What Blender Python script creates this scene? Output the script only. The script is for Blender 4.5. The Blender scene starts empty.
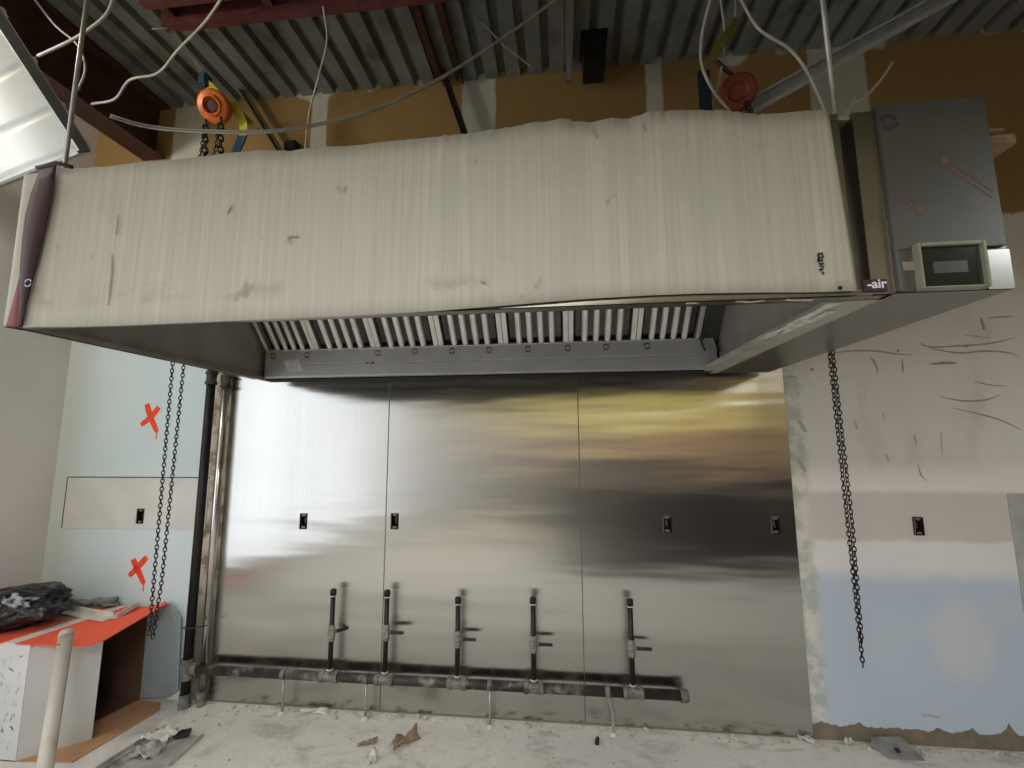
import bpy, bmesh, math, random
from mathutils import Vector, Matrix, noise
random.seed(7)
scene = bpy.context.scene
COL = scene.collection
PI = math.pi

# ------------------------------------------------------------------ camera
F_PX, YAW, PITCH, ROLL = 448.4157, 0.1080, 0.1314, -0.0044
CAM = Vector((1.1133, -2.8253, 1.5975))
cy, sy, cp, sp = math.cos(YAW), math.sin(YAW), math.cos(PITCH), math.sin(PITCH)
CF = Vector((-sy * cp, cy * cp, sp))
_R0 = Vector((cy, sy, 0)); _U0 = _R0.cross(CF)
CR = math.cos(ROLL) * _R0 + math.sin(ROLL) * _U0
CU = -math.sin(ROLL) * _R0 + math.cos(ROLL) * _U0
cd = bpy.data.cameras.new('camera'); cam = bpy.data.objects.new('camera', cd); COL.objects.link(cam)
cd.sensor_fit = 'HORIZONTAL'; cd.sensor_width = 36; cd.lens = F_PX / 1024 * 36
cd.clip_start = 0.05
m = Matrix((CR, CU, -CF)).transposed().to_4x4(); m.translation = CAM
cam.matrix_world = m
scene.camera = cam


def ray(x, y):
    return CF + CR * ((x - 512) / F_PX) - CU * ((y - 384) / F_PX)


def at(x, y, Y):
    """the point of the place seen at a photo position, on the vertical plane at depth Y"""
    d = ray(x, y); return CAM + d * ((Y - CAM.y) / d.y)


def atz(x, y, Z):
    d = ray(x, y); return CAM + d * ((Z - CAM.z) / d.z)


# ------------------------------------------------------------------ materials
class NT:
    def __init__(s, name):
        s.m = bpy.data.materials.new(name); s.m.use_nodes = True
        s.t = s.m.node_tree; s.n = s.t.nodes; s.b = s.n['Principled BSDF']

    def node(s, kind, **kw):
        n = s.n.new(kind)
        for k, v in kw.items(): setattr(n, k, v)
        return n

    def link(s, a, b): s.t.links.new(a, b)

    def put(s, sock, v):
        if isinstance(v, (int, float)): sock.default_value = v
        elif isinstance(v, (tuple, list)): sock.default_value = (*v, 1) if len(v) == 3 and sock.type == 'RGBA' else v
        else: s.link(v, sock)

    def math(s, op, a, b=0.0, c=None, clamp=False):
        n = s.node('ShaderNodeMath', operation=op, use_clamp=clamp)
        s.put(n.inputs[0], a); s.put(n.inputs[1], b)
        if c is not None: s.put(n.inputs[2], c)
        return n.outputs[0]

    def step(s, x, e0, e1):
        """smooth 0..1 as x goes e0 -> e1"""
        n = s.node('ShaderNodeMapRange', interpolation_type='SMOOTHSTEP')
        s.put(n.inputs[0], x); s.put(n.inputs[1], e0); s.put(n.inputs[2], e1)
        return n.outputs[0]

    def mix(s, f, a, b, blend='MIX'):
        n = s.node('ShaderNodeMix', data_type='RGBA', blend_type=blend)
        s.put(n.inputs[0], f); s.put(n.inputs[6], a); s.put(n.inputs[7], b)
        return n.outputs[2]

    def co(s):
        return s.node('ShaderNodeTexCoord').outputs['Object']

    def xyz(s, v):
        n = s.node('ShaderNodeSeparateXYZ'); s.link(v, n.inputs[0]); return n.outputs

    def scaled(s, v, sc, loc=(0, 0, 0), rot=(0, 0, 0)):
        n = s.node('ShaderNodeMapping'); s.link(v, n.inputs[0])
        n.inputs['Scale'].default_value = sc; n.inputs['Location'].default_value = loc; n.inputs['Rotation'].default_value = rot
        return n.outputs[0]

    def noise(s, v, scale=5, detail=4, rough=.55, dist=0.0):
        n = s.node('ShaderNodeTexNoise'); s.link(v, n.inputs['Vector'])
        n.inputs['Scale'].default_value = scale; n.inputs['Detail'].default_value = detail
        n.inputs['Roughness'].default_value = rough; n.inputs['Distortion'].default_value = dist
        return n.outputs['Fac']

    def bump(s, h, strength=.3, dist=.01):
        n = s.node('ShaderNodeBump'); s.put(n.inputs['Height'], h)
        n.inputs['Strength'].default_value = strength; n.inputs['Distance'].default_value = dist
        s.link(n.outputs[0], s.b.inputs['Normal'])

    def set(s, color=None, rough=None, metal=None, **kw):
        if color is not None: s.put(s.b.inputs['Base Color'], color)
        if rough is not None: s.put(s.b.inputs['Roughness'], rough)
        if metal is not None: s.put(s.b.inputs['Metallic'], metal)
        for k, v in kw.items(): s.put(s.b.inputs[k], v)
        return s


def lin(r, g, b):
    f = lambda c: (c / 255 / 12.92) if c / 255 <= .04045 else ((c / 255 + .055) / 1.055) ** 2.4
    return (f(r), f(g), f(b))


def mat(name, rgb, rough=.6, metal=0.0, vary=.15, scale=12, bump=0.0, dirt=None, spec=None):
    """plain material with a little procedural unevenness"""
    M = NT(name); c = lin(*rgb); co = M.co()
    nz = M.noise(co, scale, 5)
    lo = tuple(v * (1 - vary) for v in c); hi = tuple(min(1, v * (1 + vary)) for v in c)
    col = M.mix(M.step(nz, .3, .7), lo, hi)
    if dirt:
        d = M.step(M.noise(M.scaled(co, (1, 1, 1), (3, 1, 7)), scale * .6, 6, .65), .5, .72)
        col = M.mix(d, col, lin(*dirt))
    M.set(col, rough, metal)
    if spec is not None: M.b.inputs['Specular IOR Level'].default_value = spec
    if bump: M.bump(nz, bump, .01)
    return M.m


M_ = {}
M_['black_pipe'] = mat('black_iron', (34, 33, 31), .5, .35, .3, 30, .15)
M_['dusty_pipe'] = mat('dusty_black_iron', (52, 50, 46), .6, .2, .4, 14, .2, dirt=(150, 145, 135))
M_['fitting'] = mat('dusty_fitting', (120, 116, 108), .6, .3, .3, 25, .3, dirt=(60, 58, 54))
M_['steel_pipe'] = mat('bare_steel_pipe', (206, 206, 202), .2, .95, .2, 8)
M_['valve'] = mat('valve_body', (150, 147, 138), .45, .6, .25, 30, .2, dirt=(60, 58, 52))
M_['lever'] = mat('lever_dark', (40, 38, 36), .5, .2)
M_['rod'] = mat('zinc_rod', (165, 165, 160), .4, .5)
M_['hood'] = mat('hood_stainless', (122, 117, 106), .34, .95, .08, 6)
M_['hood_in'] = mat('hood_liner', (164, 158, 150), .45, .45, .1, 6)
M_['film'] = mat('filmed_steel', (92, 92, 90), .45, .7, .08, 5, .1)
M_['baffle'] = mat('baffle_steel', (226, 224, 220), .32, .7, .06, 10)
M_['dark'] = mat('dark_gap', (12, 12, 12), .8)
M_['black'] = mat('black_plastic', (18, 18, 19), .4)
M_['white_film'] = mat('white_film_strip', (205, 203, 195), .5, 0, .3, 40, .2)
M_['sticker'] = mat('paper_sticker', (198, 198, 196), .6)
M_['red_print'] = mat('red_print', (120, 62, 58), .7)
M_['dark_print'] = mat('dark_print', (58, 40, 42), .7)
M_['maroon'] = mat('maroon_primer', (98, 48, 46), .6, .1, .25, 9, .1)
M_['maroon_dark'] = mat('brown_primer', (74, 46, 40), .6, .1, .25, 9, .1)
M_['strap'] = mat('maroon_webbing', (52, 24, 31), .75, 0, .35, 18, .3)
M_['orange'] = mat('orange_hoist', (206, 104, 34), .4, .2, .2, 14, .1, dirt=(120, 66, 30))
M_['chain'] = mat('chain_dark', (46, 44, 40), .45, .7, .3, 40)
M_['blue_strap'] = mat('blue_strap', (36, 78, 100), .6)
M_['yellow_strap'] = mat('yellow_strap', (214, 204, 62), .6, 0, .2, 20)
M_['olive'] = mat('olive_strap', (110, 102, 36), .7)
M_['wire'] = mat('grey_cable', (190, 188, 178), .5)
M_['wire_mid'] = mat('dimmed_cable', (150, 146, 134), .5)  # white cable in dim light, the shade put into its colour
M_['wire_dark'] = mat('dark_cable', (112, 108, 98), .5)
M_['galv'] = mat('galvanised', (165, 168, 168), .35, .7, .1, 12)
M_['angle_dark'] = mat('dark_angle', (58, 50, 44), .6, .2)
M_['white_metal'] = mat('white_enamel', (240, 243, 243), .35, 0, .03, 3)
M_['pvc'] = mat('dusty_white_plastic', (184, 176, 166), .5, 0, .08, 6, 0, dirt=(150, 140, 126))
M_['kraft'] = mat('kraft_board', (176, 136, 100), .8, 0, .12, 6)
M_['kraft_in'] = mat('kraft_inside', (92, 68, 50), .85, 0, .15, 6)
M_['box_grey'] = mat('box_flap_grey', (186, 186, 184), .7, 0, .05, 4)
M_['box_blue'] = mat('box_flap_blue_reflect', (150, 162, 168), .7, 0, .12, 4)  # white flap board with reflected blue put into its colour
M_['box_white'] = mat('box_front_white', (206, 206, 208), .7, 0, .05, 4)
M_['grey_ink'] = mat('grey_ink', (190, 190, 195), .7)
M_['bag'] = mat('black_bag', (22, 22, 26), .28, 0, .3, 8, .25)
M_['bag_grey'] = mat('grey_plastic', (150, 150, 162), .3, 0, .25, 9, .3)
M_['scrap_white'] = mat('white_scrap', (206, 202, 192), .75, 0, .12, 14, .2)
M_['scrap_grey'] = mat('grey_scrap', (128, 126, 122), .7, .15, .25, 14, .3)
M_['scrap_tan'] = mat('torn_kraft_paper', (150, 128, 104), .85, 0, .2, 20, .3)
M_['debris'] = mat('plaster_rubble', (182, 176, 166), .9, 0, .3, 24, .3)
M_['spray'] = mat('orange_spray_paint', (240, 74, 40), .7, 0, .1, 20)
M_['patch'] = mat('grey_board', (208, 207, 204), .8, 0, .05, 5)
M_['screen'] = mat('display_glass', (26, 32, 28), .12, 0, .2, 8)
M_['screen_center'] = mat('display_panel', (52, 60, 54), .3, 0, .2, 8)  # slightly paler square in the middle of the display
M_['bezel'] = mat('display_bezel', (124, 124, 106), .4, .2)
M_['badge'] = mat('badge_plum', (44, 24, 40), .35)
M_['badge_text'] = mat('badge_white', (222, 218, 226), .5)
M_['shiny'] = mat('bright_stainless', (170, 170, 166), .24, 1.0, .03, 4)
M_['ink'] = mat('black_marker', (34, 34, 34), .8)
M_['scuff'] = mat('scuff_brown', (160, 146, 136), .9, 0, .2, 30)
M_['scuff_soft'] = mat('scuff_grey', (174, 168, 160), .9, 0, .15, 30)
M_['outlet'] = mat('electrical_box', (30, 28, 26), .6)
M_['outlet_rim'] = mat('electrical_box_rim', (118, 112, 98), .5, .4)
M_['lamp'] = mat('lamp_body', (200, 200, 198), .5)
M_['frame'] = mat('window_frame', (180, 180, 178), .5)


def steel_sheet():
    M = NT('brushed_stainless'); co = M.co()
    streak = M.noise(M.scaled(co, (260, 1, 2.0)), 1, 3)
    big = M.noise(co, 1.3, 3)
    col = M.mix(streak, lin(186, 184, 179), lin(202, 200, 195))
    rough = M.math('MULTIPLY_ADD', big, .08, .19)
    M.set(col, rough, 1.0)
    M.b.inputs['Anisotropic'].default_value = .92
    tn = M.node('ShaderNodeTangent', direction_type='UV_MAP', uv_map='brush')
    M.link(tn.outputs[0], M.b.inputs['Tangent'])
    w1 = M.noise(M.scaled(co, (.55, 1, 2.6)), 1, 2, .5)
    w2 = M.noise(M.scaled(co, (.9, 1, 7.5), (4, 0, 2)), 1, 2, .5)
    h = M.math('ADD', M.math('MULTIPLY', w1, 1.0), M.math('MULTIPLY', w2, .18))
    M.bump(h, .55, .022)
    return M.m


M_['steel'] = steel_sheet()


def cardboard():
    M = NT('white_corrugated_board'); co = M.co()
    fine = M.noise(M.scaled(co, (130, 1, 1.2)), 1, 2)
    mid = M.noise(M.scaled(co, (34, 1, .6), (2, 0, 5)), 1, 3)
    wide = M.noise(M.scaled(co, (3.2, 1, 1.4)), 1, 4)
    x, y, z = M.xyz(co)
    col = M.mix(M.step(fine, .3, .7), lin(158, 153, 142), lin(167, 162, 150))
    col = M.mix(M.math('MULTIPLY', M.step(mid, .58, .72), .3), col, lin(186, 180, 167))
    col = M.mix(M.math('MULTIPLY', M.step(mid, .40, .28), .25), col, lin(148, 143, 130))
    col = M.mix(M.math('MULTIPLY', M.step(wide, .5, .72), .4), col, lin(150, 150, 139))
    dirt = M.math('MULTIPLY', M.step(M.noise(M.scaled(co, (5, 1, 9), (1, 0, 3)), 1, 5, .6), .56, .75), M.step(z, 2.24, 2.02))
    col = M.mix(M.math('MULTIPLY', dirt, .7), col, lin(134, 128, 116))
    spots = M.step(M.noise(M.scaled(co, (14, 1, 8), (9, 0, 1)), 1, 2, .5), .71, .78)
    col = M.mix(M.math('MULTIPLY', spots, .6), col, lin(120, 112, 100))
    M.set(col, .8, 0)
    M.bump(M.math('ADD', M.math('MULTIPLY', fine, .8), M.math('ADD', M.math('MULTIPLY', mid, .3), M.math('MULTIPLY', wide, 1.0))), .25, .003)
    return M.m


M_['cardboard'] = cardboard()


def wall_back_mat():
    M = NT('unfinished_drywall'); co = M.co(); x, y, z = M.xyz(co)
    n1 = M.noise(co, 2.2, 5); n2 = M.noise(co, 9, 5, .6); n3 = M.noise(M.scaled(co, (1.2, 1, .35), (5, 0, 2)), 3, 4)
    jit = M.math('MULTIPLY_ADD', n2, .10, -.05)
    zj = M.math('ADD', z, M.math('MULTIPLY', jit, .5))
    # left of the panels: blue-green board
    blue_l = M.mix(n1, lin(198, 214, 220), lin(212, 226, 231))
    mud_c = M.math('MULTIPLY', M.step(M.math('ADD', x, jit), -2.12, -2.32), .75)
    left = M.mix(mud_c, blue_l, lin(198, 203, 199))
    # right of the panels: bands of mud and board
    blue_r = M.mix(n1, lin(176, 189, 207), lin(190, 199, 210))
    mud = M.mix(n1, lin(208, 203, 196), lin(224, 220, 214))
    prime = M.mix(n1, lin(196, 186, 181), lin(206, 197, 192))
    white = M.mix(n1, lin(216, 212, 211), lin(228, 225, 223))
    r = M.mix(M.step(zj, .80, .92), blue_r, white)
    r = M.mix(M.step(zj, 1.03, 1.06), r, prime)
    r = M.mix(M.step(zj, 1.29, 1.34), r, mud)
    r = M.mix(M.math('MULTIPLY', M.step(zj, 1.5, 1.42), M.step(zj, 1.3, 1.34)), r, lin(228, 219, 214))
    r = M.mix(M.math('MULTIPLY', M.step(n3, .55, .7), M.math('MULTIPLY', M.step(z, 1.4, 1.5), .35)), r, lin(176, 170, 160))
    # round mud patch
    dx = M.math('SUBTRACT', x, 3.24); dz = M.math('MULTIPLY', M.math('SUBTRACT', z, .53), .72)
    d = M.math('SQRT', M.math('ADD', M.math('MULTIPLY', dx, dx), M.math('MULTIPLY', dz, dz)))
    r = M.mix(M.math('MULTIPLY', M.step(M.math('ADD', d, jit), .19, .10), .4), r, lin(214, 206, 200))
    # plaster edge beside the steel
    edge = M.step(M.math('ADD', x, M.math('MULTIPLY', jit, .9)), 2.56, 2.50)
    r = M.mix(M.math('MULTIPLY', edge, .8), r, M.mix(M.step(n2, .4, .62), lin(168, 174, 160), lin(214, 208, 196)))
    # torn bottom edge
    tooth = M.node('ShaderNodeTexWave', wave_type='BANDS', bands_direction='X', wave_profile='TRI'); M.link(co, tooth.inputs[0])
    tooth.inputs['Scale'].default_value = 1.7; tooth.inputs['Distortion'].default_value = 2.0; tooth.inputs['Detail'].default_value = 2
    tn = M.noise(M.scaled(co, (9, 1, .3)), 1, 4, .7); tn2 = M.noise(M.scaled(co, (1.6, 1, .3), (3, 0, 0)), 1, 2)
    tz = M.math('ADD', M.math('MULTIPLY', M.math('POWER', tooth.outputs['Fac'], 4.0), M.math('MULTIPLY', M.step(tn2, .42, .62), .06)), M.math('MULTIPLY_ADD', tn, .06, .045))
    bare = M.math('GREATER_THAN', M.math('SUBTRACT', tz, z), 0)
    r = M.mix(bare, r, M.mix(n2, lin(84, 74, 60), lin(146, 134, 116)))
    strip = M.mix(M.step(n2, .45, .6), lin(206, 196, 176), lin(140, 122, 100))
    mid = M.mix(M.step(z, .35, .9), lin(120, 114, 92), strip)
    low = M.mix(M.math('GREATER_THAN', x, -1.26), left, mid)
    low = M.mix(M.math('GREATER_THAN', x, 2.0), low, r)
    # brown paper faced board above the hood
    brown = M.mix(n1, lin(140, 110, 62), lin(156, 124, 74))
    taped = None
    for xc, w in ((-1.63, .13), (-.6, .055), (.58, .115), (1.78, .05), (2.93, .17)):
        a = M.math('ABSOLUTE', M.math('SUBTRACT', x, xc))
        k = M.step(M.math('ADD', a, M.math('MULTIPLY', jit, .3)), w + .012, w - .006)
        taped = k if taped is None else M.math('MAXIMUM', taped, k)
    top = M.math('MULTIPLY', M.step(M.math('ADD', z, M.math('MULTIPLY_ADD', M.noise(M.scaled(co, (3.4, 1, 1), (.7, 0, 0)), 1, 2), .7, -.42)), 4.08, 4.12), .9)
    taped = M.math('MAXIMUM', taped, top)
    tape = M.mix(M.noise(M.scaled(co, (14, 1, 1.5)), 1, 3), lin(176, 172, 156), lin(206, 202, 188))
    up = M.mix(taped, brown, tape)
    col = M.mix(M.step(M.math('ADD', z, jit), 2.93, 2.96), low, up)
    M.set(col, .85, 0)
    M.bump(n2, .15, .01)
    return M.m


M_['drywall'] = wall_back_mat()


def floor_mat():
    M = NT('dusty_concrete'); co = M.co()
    a = M.noise(co, 1.6, 6, .6); b = M.noise(co, 14, 6, .65); c = M.noise(M.scaled(co, (1, 1, 1), (4, 4, 0)), 50, 3)
    col = M.mix(a, lin(200, 195, 188), lin(220, 215, 208))
    big = M.noise(M.scaled(co, (1, 1.8, 1), (2, 5, 0)), 3.2, 5, .7, .6)
    col = M.mix(M.math('MULTIPLY', M.step(big, .5, .66), .6), col, lin(160, 152, 142))
    col = M.mix(M.math('MULTIPLY', M.step(b, .52, .74), .4), col, lin(168, 162, 150))
    col = M.mix(M.math('MULTIPLY', M.step(b, .44, .3), .5), col, lin(236, 231, 222))
    col = M.mix(M.math('MULTIPLY', M.step(c, .66, .74), .5), col, lin(104, 98, 90))
    M.set(col, .85, 0); M.bump(M.math('ADD', b, M.math('MULTIPLY', c, .4)), .35, .012)
    return M.m


M_['floor'] = floor_mat()


def front_mat():
    M = NT('opposite_wall_board'); co = M.co(); x, y, z = M.xyz(co)
    n = M.noise(co, 1.1, 4)
    zj = M.math('ADD', z, M.math('MULTIPLY_ADD', n, .3, -.15))
    up = M.mix(M.step(x, -1.0, .6), lin(214, 208, 196), M.mix(n, lin(212, 204, 112), lin(220, 210, 132)))
    mid = M.mix(M.step(x, -.6, 2.2), lin(206, 198, 186), lin(150, 122, 96))
    lo = M.mix(M.step(x, -.6, 1.6), lin(196, 192, 184), lin(66, 54, 44))
    col = M.mix(M.step(zj, 1.9, 2.15), M.mix(M.step(zj, 1.1, 1.3), lo, mid), up)
    M.set(col, .8)
    return M.m


M_['front'] = front_mat()
M_['side'] = mat('painted_side_wall', (212, 207, 204), .85, 0, .05, 1.5)
M_['right_side'] = mat('dim_side_wall', (120, 100, 80), .85, 0, .1, 1.5)
M_['deck'] = mat('steel_deck', (132, 136, 131), .55, .3, .12, 5, 0, dirt=(92, 92, 86))


# ------------------------------------------------------------------ mesh helpers
class MB:
    """collects shapes and links them as one mesh object"""
    def __init__(s): s.bm = bmesh.new()

    def quadpts(s, pts):
        return s.bm.faces.new([s.bm.verts.new(p) for p in pts])

    def box(s, lo, hi, bevel=0.0):
        x0, y0, z0 = lo; x1, y1, z1 = hi
        g = bmesh.ops.create_cube(s.bm, size=1)['verts']
        bmesh.ops.scale(s.bm, vec=(x1 - x0, y1 - y0, z1 - z0), verts=g)
        bmesh.ops.translate(s.bm, vec=((x0 + x1) / 2, (y0 + y1) / 2, (z0 + z1) / 2), verts=g)
        if bevel:
            ed = list({e for v in g for e in v.link_edges})
            bmesh.ops.bevel(s.bm, geom=ed, offset=bevel, segments=2, affect='EDGES')
        return s

    def obox(s, c, ax, ay, az):
        """box from centre and three half-axis vectors"""
        c = Vector(c); ax, ay, az = Vector(ax), Vector(ay), Vector(az)
        v = [s.bm.verts.new(c + i * ax + j * ay + k * az) for i in (-1, 1) for j in (-1, 1) for k in (-1, 1)]
        for f in ((0, 1, 3, 2), (4, 6, 7, 5), (0, 4, 5, 1), (2, 3, 7, 6), (0, 2, 6, 4), (1, 5, 7, 3)):
            s.bm.faces.new([v[i] for i in f])
        return s

    def bar(s, a, b, w, h, up=(0, 0, 1)):
        a, b = Vector(a), Vector(b); d = (b - a).normalized()
        sd = d.cross(Vector(up))
        if sd.length < 1e-4: sd = d.cross(Vector((1, 0, 0)))
        sd.normalize(); u = sd.cross(d)
        return s.obox((a + b) / 2, d * (b - a).length / 2, sd * w / 2, u * h / 2)

    def tube(s, pts, r, n=10, cap=True):
        pts = [Vector(p) for p in pts]
        if not isinstance(r, (list, tuple)): r = [r] * len(pts)
        rings = []; prev = None
        for i, p in enumerate(pts):
            d = (pts[min(i + 1, len(pts) - 1)] - pts[max(i - 1, 0)]).normalized()
            if prev is None:
                a = d.cross(Vector((0, 0, 1)))
                if a.length < 1e-3: a = d.cross(Vector((1, 0, 0)))
            else:
                a = prev - d * prev.dot(d)
            a.normalize(); prev = a; b = d.cross(a)
            rings.append([s.bm.verts.new(p + (a * math.cos(t) + b * math.sin(t)) * r[i]) for t in [2 * PI * k / n for k in range(n)]])
        for A, B in zip(rings, rings[1:]):
            for k in range(n):
                f = s.bm.faces.new((A[k], A[(k + 1) % n], B[(k + 1) % n], B[k])); f.smooth = True
        if cap:
            s.bm.faces.new(rings[0][::-1]); s.bm.faces.new(rings[-1])
        return s

    def lathe(s, base, axis, prof, n=20):
        """prof: (along, radius) pairs"""
        axis = Vector(axis).normalized(); base = Vector(base)
        return s.tube_rings([base + axis * t for t, _ in prof], [r for _, r in prof], axis, n)

    def tube_rings(s, pts, rs, d, n):
        a = d.cross(Vector((0, 0, 1)))
        if a.length < 1e-3: a = d.cross(Vector((1, 0, 0)))
        a.normalize(); b = d.cross(a); rings = []
        for p, r in zip(pts, rs):
            rings.append([s.bm.verts.new(p + (a * math.cos(2 * PI * k / n) + b * math.sin(2 * PI * k / n)) * max(r, 1e-4)) for k in range(n)])
        for A, B in zip(rings, rings[1:]):
            for k in range(n): s.bm.faces.new((A[k], A[(k + 1) % n], B[(k + 1) % n], B[k]))
        s.bm.faces.new(rings[0][::-1]); s.bm.faces.new(rings[-1])
        return s

    def plate(s, pts, thick):
        """polygon pushed along its normal by thick"""
        pts = [Vector(p) for p in pts]
        nrm = Vector((0, 0, 0))
        for i in range(len(pts)): nrm += pts[i].cross(pts[(i + 1) % len(pts)])
        nrm.normalize()
        A = [s.bm.verts.new(p) for p in pts]; B = [s.bm.verts.new(p + nrm * thick) for p in pts]
        s.bm.faces.new(A[::-1]); s.bm.faces.new(B)
        for i in range(len(pts)):
            j = (i + 1) % len(pts); s.bm.faces.new((A[i], A[j], B[j], B[i]))
        return s

    def ribbon(s, pts, w, face, t=.001, taper=False):
        """thin raised strip along pts lying in the plane whose normal is face"""
        pts = [Vector(p) for p in pts]; face = Vector(face).normalized(); rows = []
        for i, p in enumerate(pts):
            d = (pts[min(i + 1, len(pts) - 1)] - pts[max(i - 1, 0)]).normalized()
            sd = d.cross(face).normalized()
            ww = w[i] if isinstance(w, (list, tuple)) else w
            if taper: ww *= .25 + .75 * math.sin(PI * (i + .5) / len(pts))
            rows.append([s.bm.verts.new(p + sd * ww / 2), s.bm.verts.new(p - sd * ww / 2), s.bm.verts.new(p - sd * ww / 2 + face * t), s.bm.verts.new(p + sd * ww / 2 + face * t)])
        for A, B in zip(rows, rows[1:]):
            for k in range(4): s.bm.faces.new((A[k], A[(k + 1) % 4], B[(k + 1) % 4], B[k]))
        s.bm.faces.new(rows[0][::-1]); s.bm.faces.new(rows[-1])
        return s

    def sheet(s, x0, x1, z0, z1, y0, y1, holes=()):
        """upright slab with rectangular holes cut through: holes are (x0, x1, z0, z1)"""
        xs = sorted({x0, x1, *[h[0] for h in holes], *[h[1] for h in holes]})
        zs = sorted({z0, z1, *[h[2] for h in holes], *[h[3] for h in holes]})
        vf = {}
        def V(i, k, y):
            key = (i, k, y)
            if key not in vf: vf[key] = s.bm.verts.new((xs[i], y, zs[k]))
            return vf[key]
        def solid(i, k):
            if not (0 <= i < len(xs) - 1 and 0 <= k < len(zs) - 1): return False
            cx, cz = (xs[i] + xs[i + 1]) / 2, (zs[k] + zs[k + 1]) / 2
            return not any(h[0] < cx < h[1] and h[2] < cz < h[3] for h in holes)
        for i in range(len(xs) - 1):
            for k in range(len(zs) - 1):
                if not solid(i, k): continue
                s.bm.faces.new((V(i, k, y0), V(i + 1, k, y0), V(i + 1, k + 1, y0), V(i, k + 1, y0)))
                s.bm.faces.new((V(i, k, y1), V(i, k + 1, y1), V(i + 1, k + 1, y1), V(i + 1, k, y1)))
                for (di, dk, a, b) in ((-1, 0, (i, k), (i, k + 1)), (1, 0, (i + 1, k), (i + 1, k + 1)), (0, -1, (i, k), (i + 1, k)), (0, 1, (i, k + 1), (i + 1, k + 1))):
                    if not solid(i + di, k + dk):
                        s.bm.faces.new((V(*a, y0), V(*b, y0), V(*b, y1), V(*a, y1)))
        return s

    def build(s, name, material, parent=None, smooth=False, recalc=True):
        if recalc: bmesh.ops.recalc_face_normals(s.bm, faces=s.bm.faces[:])
        me = bpy.data.meshes.new(name); s.bm.to_mesh(me); s.bm.free()
        if smooth:
            for f in me.polygons: f.use_smooth = True
        o = bpy.data.objects.new(name, me); COL.objects.link(o)
        for mm in (material if isinstance(material, (list, tuple)) else [material]):
            me.materials.append(M_[mm] if isinstance(mm, str) else mm)
        if parent is not None:
            o.parent = parent
            o.matrix_parent_inverse = Matrix.Translation(-parent.location) if parent.type == 'EMPTY' else Matrix.Identity(4)
        return o


def tag(o, label=None, cat=None, group=None, kind=None):
    if label: o['label'] = label
    if cat: o['category'] = cat
    if group: o['group'] = group
    if kind: o['kind'] = kind
    return o


def empty(name, loc, label, cat, group=None):
    o = bpy.data.objects.new(name, None); COL.objects.link(o); o.location = loc; o.empty_display_size = .05
    return tag(o, label, cat, group)


def struct(mb, name, material):
    o = mb.build(name, material); o['kind'] = 'structure'; return o


def copy_tree(o, parent=None):
    c = o.copy(); COL.objects.link(c)
    if parent is not None: c.parent = parent; c.matrix_parent_inverse = o.matrix_parent_inverse.copy()
    for ch in list(o.children): copy_tree(ch, c)
    return c


def smooth_path(pts, k=8):
    """Catmull-Rom through pts"""
    pts = [Vector(p) for p in pts]; out = []
    P = [2 * pts[0] - pts[1]] + pts + [2 * pts[-1] - pts[-2]]
    for i in range(1, len(P) - 2):
        for j in range(k):
            t = j / k
            out.append(.5 * ((2 * P[i]) + (P[i + 1] - P[i - 1]) * t + (2 * P[i - 1] - 5 * P[i] + 4 * P[i + 1] - P[i + 2]) * t * t + (3 * P[i] - P[i - 1] - 3 * P[i + 1] + P[i + 2]) * t ** 3))
    out.append(pts[-1]); return out


# ------------------------------------------------------------------ the room
XL, XR, YB, ZT = -2.41, 5.6, -8.0, 4.15
outlet_px = [(141, 516), (304, 521), (395, 521), (667, 524), (775, 525), (918, 526)]
OW, OH = .026, .05
outs = [at(x, y, 0) for x, y in outlet_px]
holes = [(p.x - OW, p.x + OW, p.z - OH, p.z + OH) for p in outs]
wall = struct(MB().sheet(XL - .12, XR + .12, 0, ZT + .1, 0, .14, holes), 'wall_back', 'drywall')
wl_o = MB()
# left wall lies in the YZ plane: slab built turned, with the window opening cut out
WIN = (-5.6, -1.45, .25, 2.70)
bmx = wl_o.sheet(YB, 0, 0, ZT + .1, 0, .12, [WIN])
for v in wl_o.bm.verts: v.co = Vector((XL - v.co.y, v.co.x, v.co.z))
wall_left = struct(wl_o, 'wall_left', 'side')
struct(MB().box((XL - .12, YB - .12, 0), (XR + .12, YB, ZT + .1)), 'wall_front', 'front')
struct(MB().box((XR, YB, 0), (XR + .12, 0, ZT + .1)), 'wall_right', 'right_side')
struct(MB().box((XL - .12, YB - .12, -.1), (XR + .12, .14, 0)), 'floor', 'floor')
# corrugated roof deck, flutes running from the camera towards the wall
dk = MB(); pitch_ = .152; x = XL; prof = []
while x < XR:
    prof += [(x, 0), (x + .092, 0), (x + .102, .05), (x + .142, .05)]; x += pitch_
rows = [[dk.bm.verts.new((px, yy, ZT + pz + dz)) for px, pz in prof] for yy, dz in ((YB, 0), (0, 0), (0, .02), (YB, .02))]
for a in range(4):
    A, B = rows[a], rows[(a + 1) % 4]
    for i in range(len(prof) - 1): dk.bm.faces.new((A[i], A[i + 1], B[i + 1], B[i]))
struct(dk, 'ceiling', 'deck')
# unseen lower tiled ceiling, added to keep light off the upper wall
mb = MB(); mb.box((XL, YB, 2.78), (XR, -2.1, 2.84)); mb.box((XL, -2.12, 2.84), (XR, -2.1, ZT))
struct(mb, 'ceiling_blocker', mat('ceiling_tile', (214, 208, 172), .9, 0, .06, 3))
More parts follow.
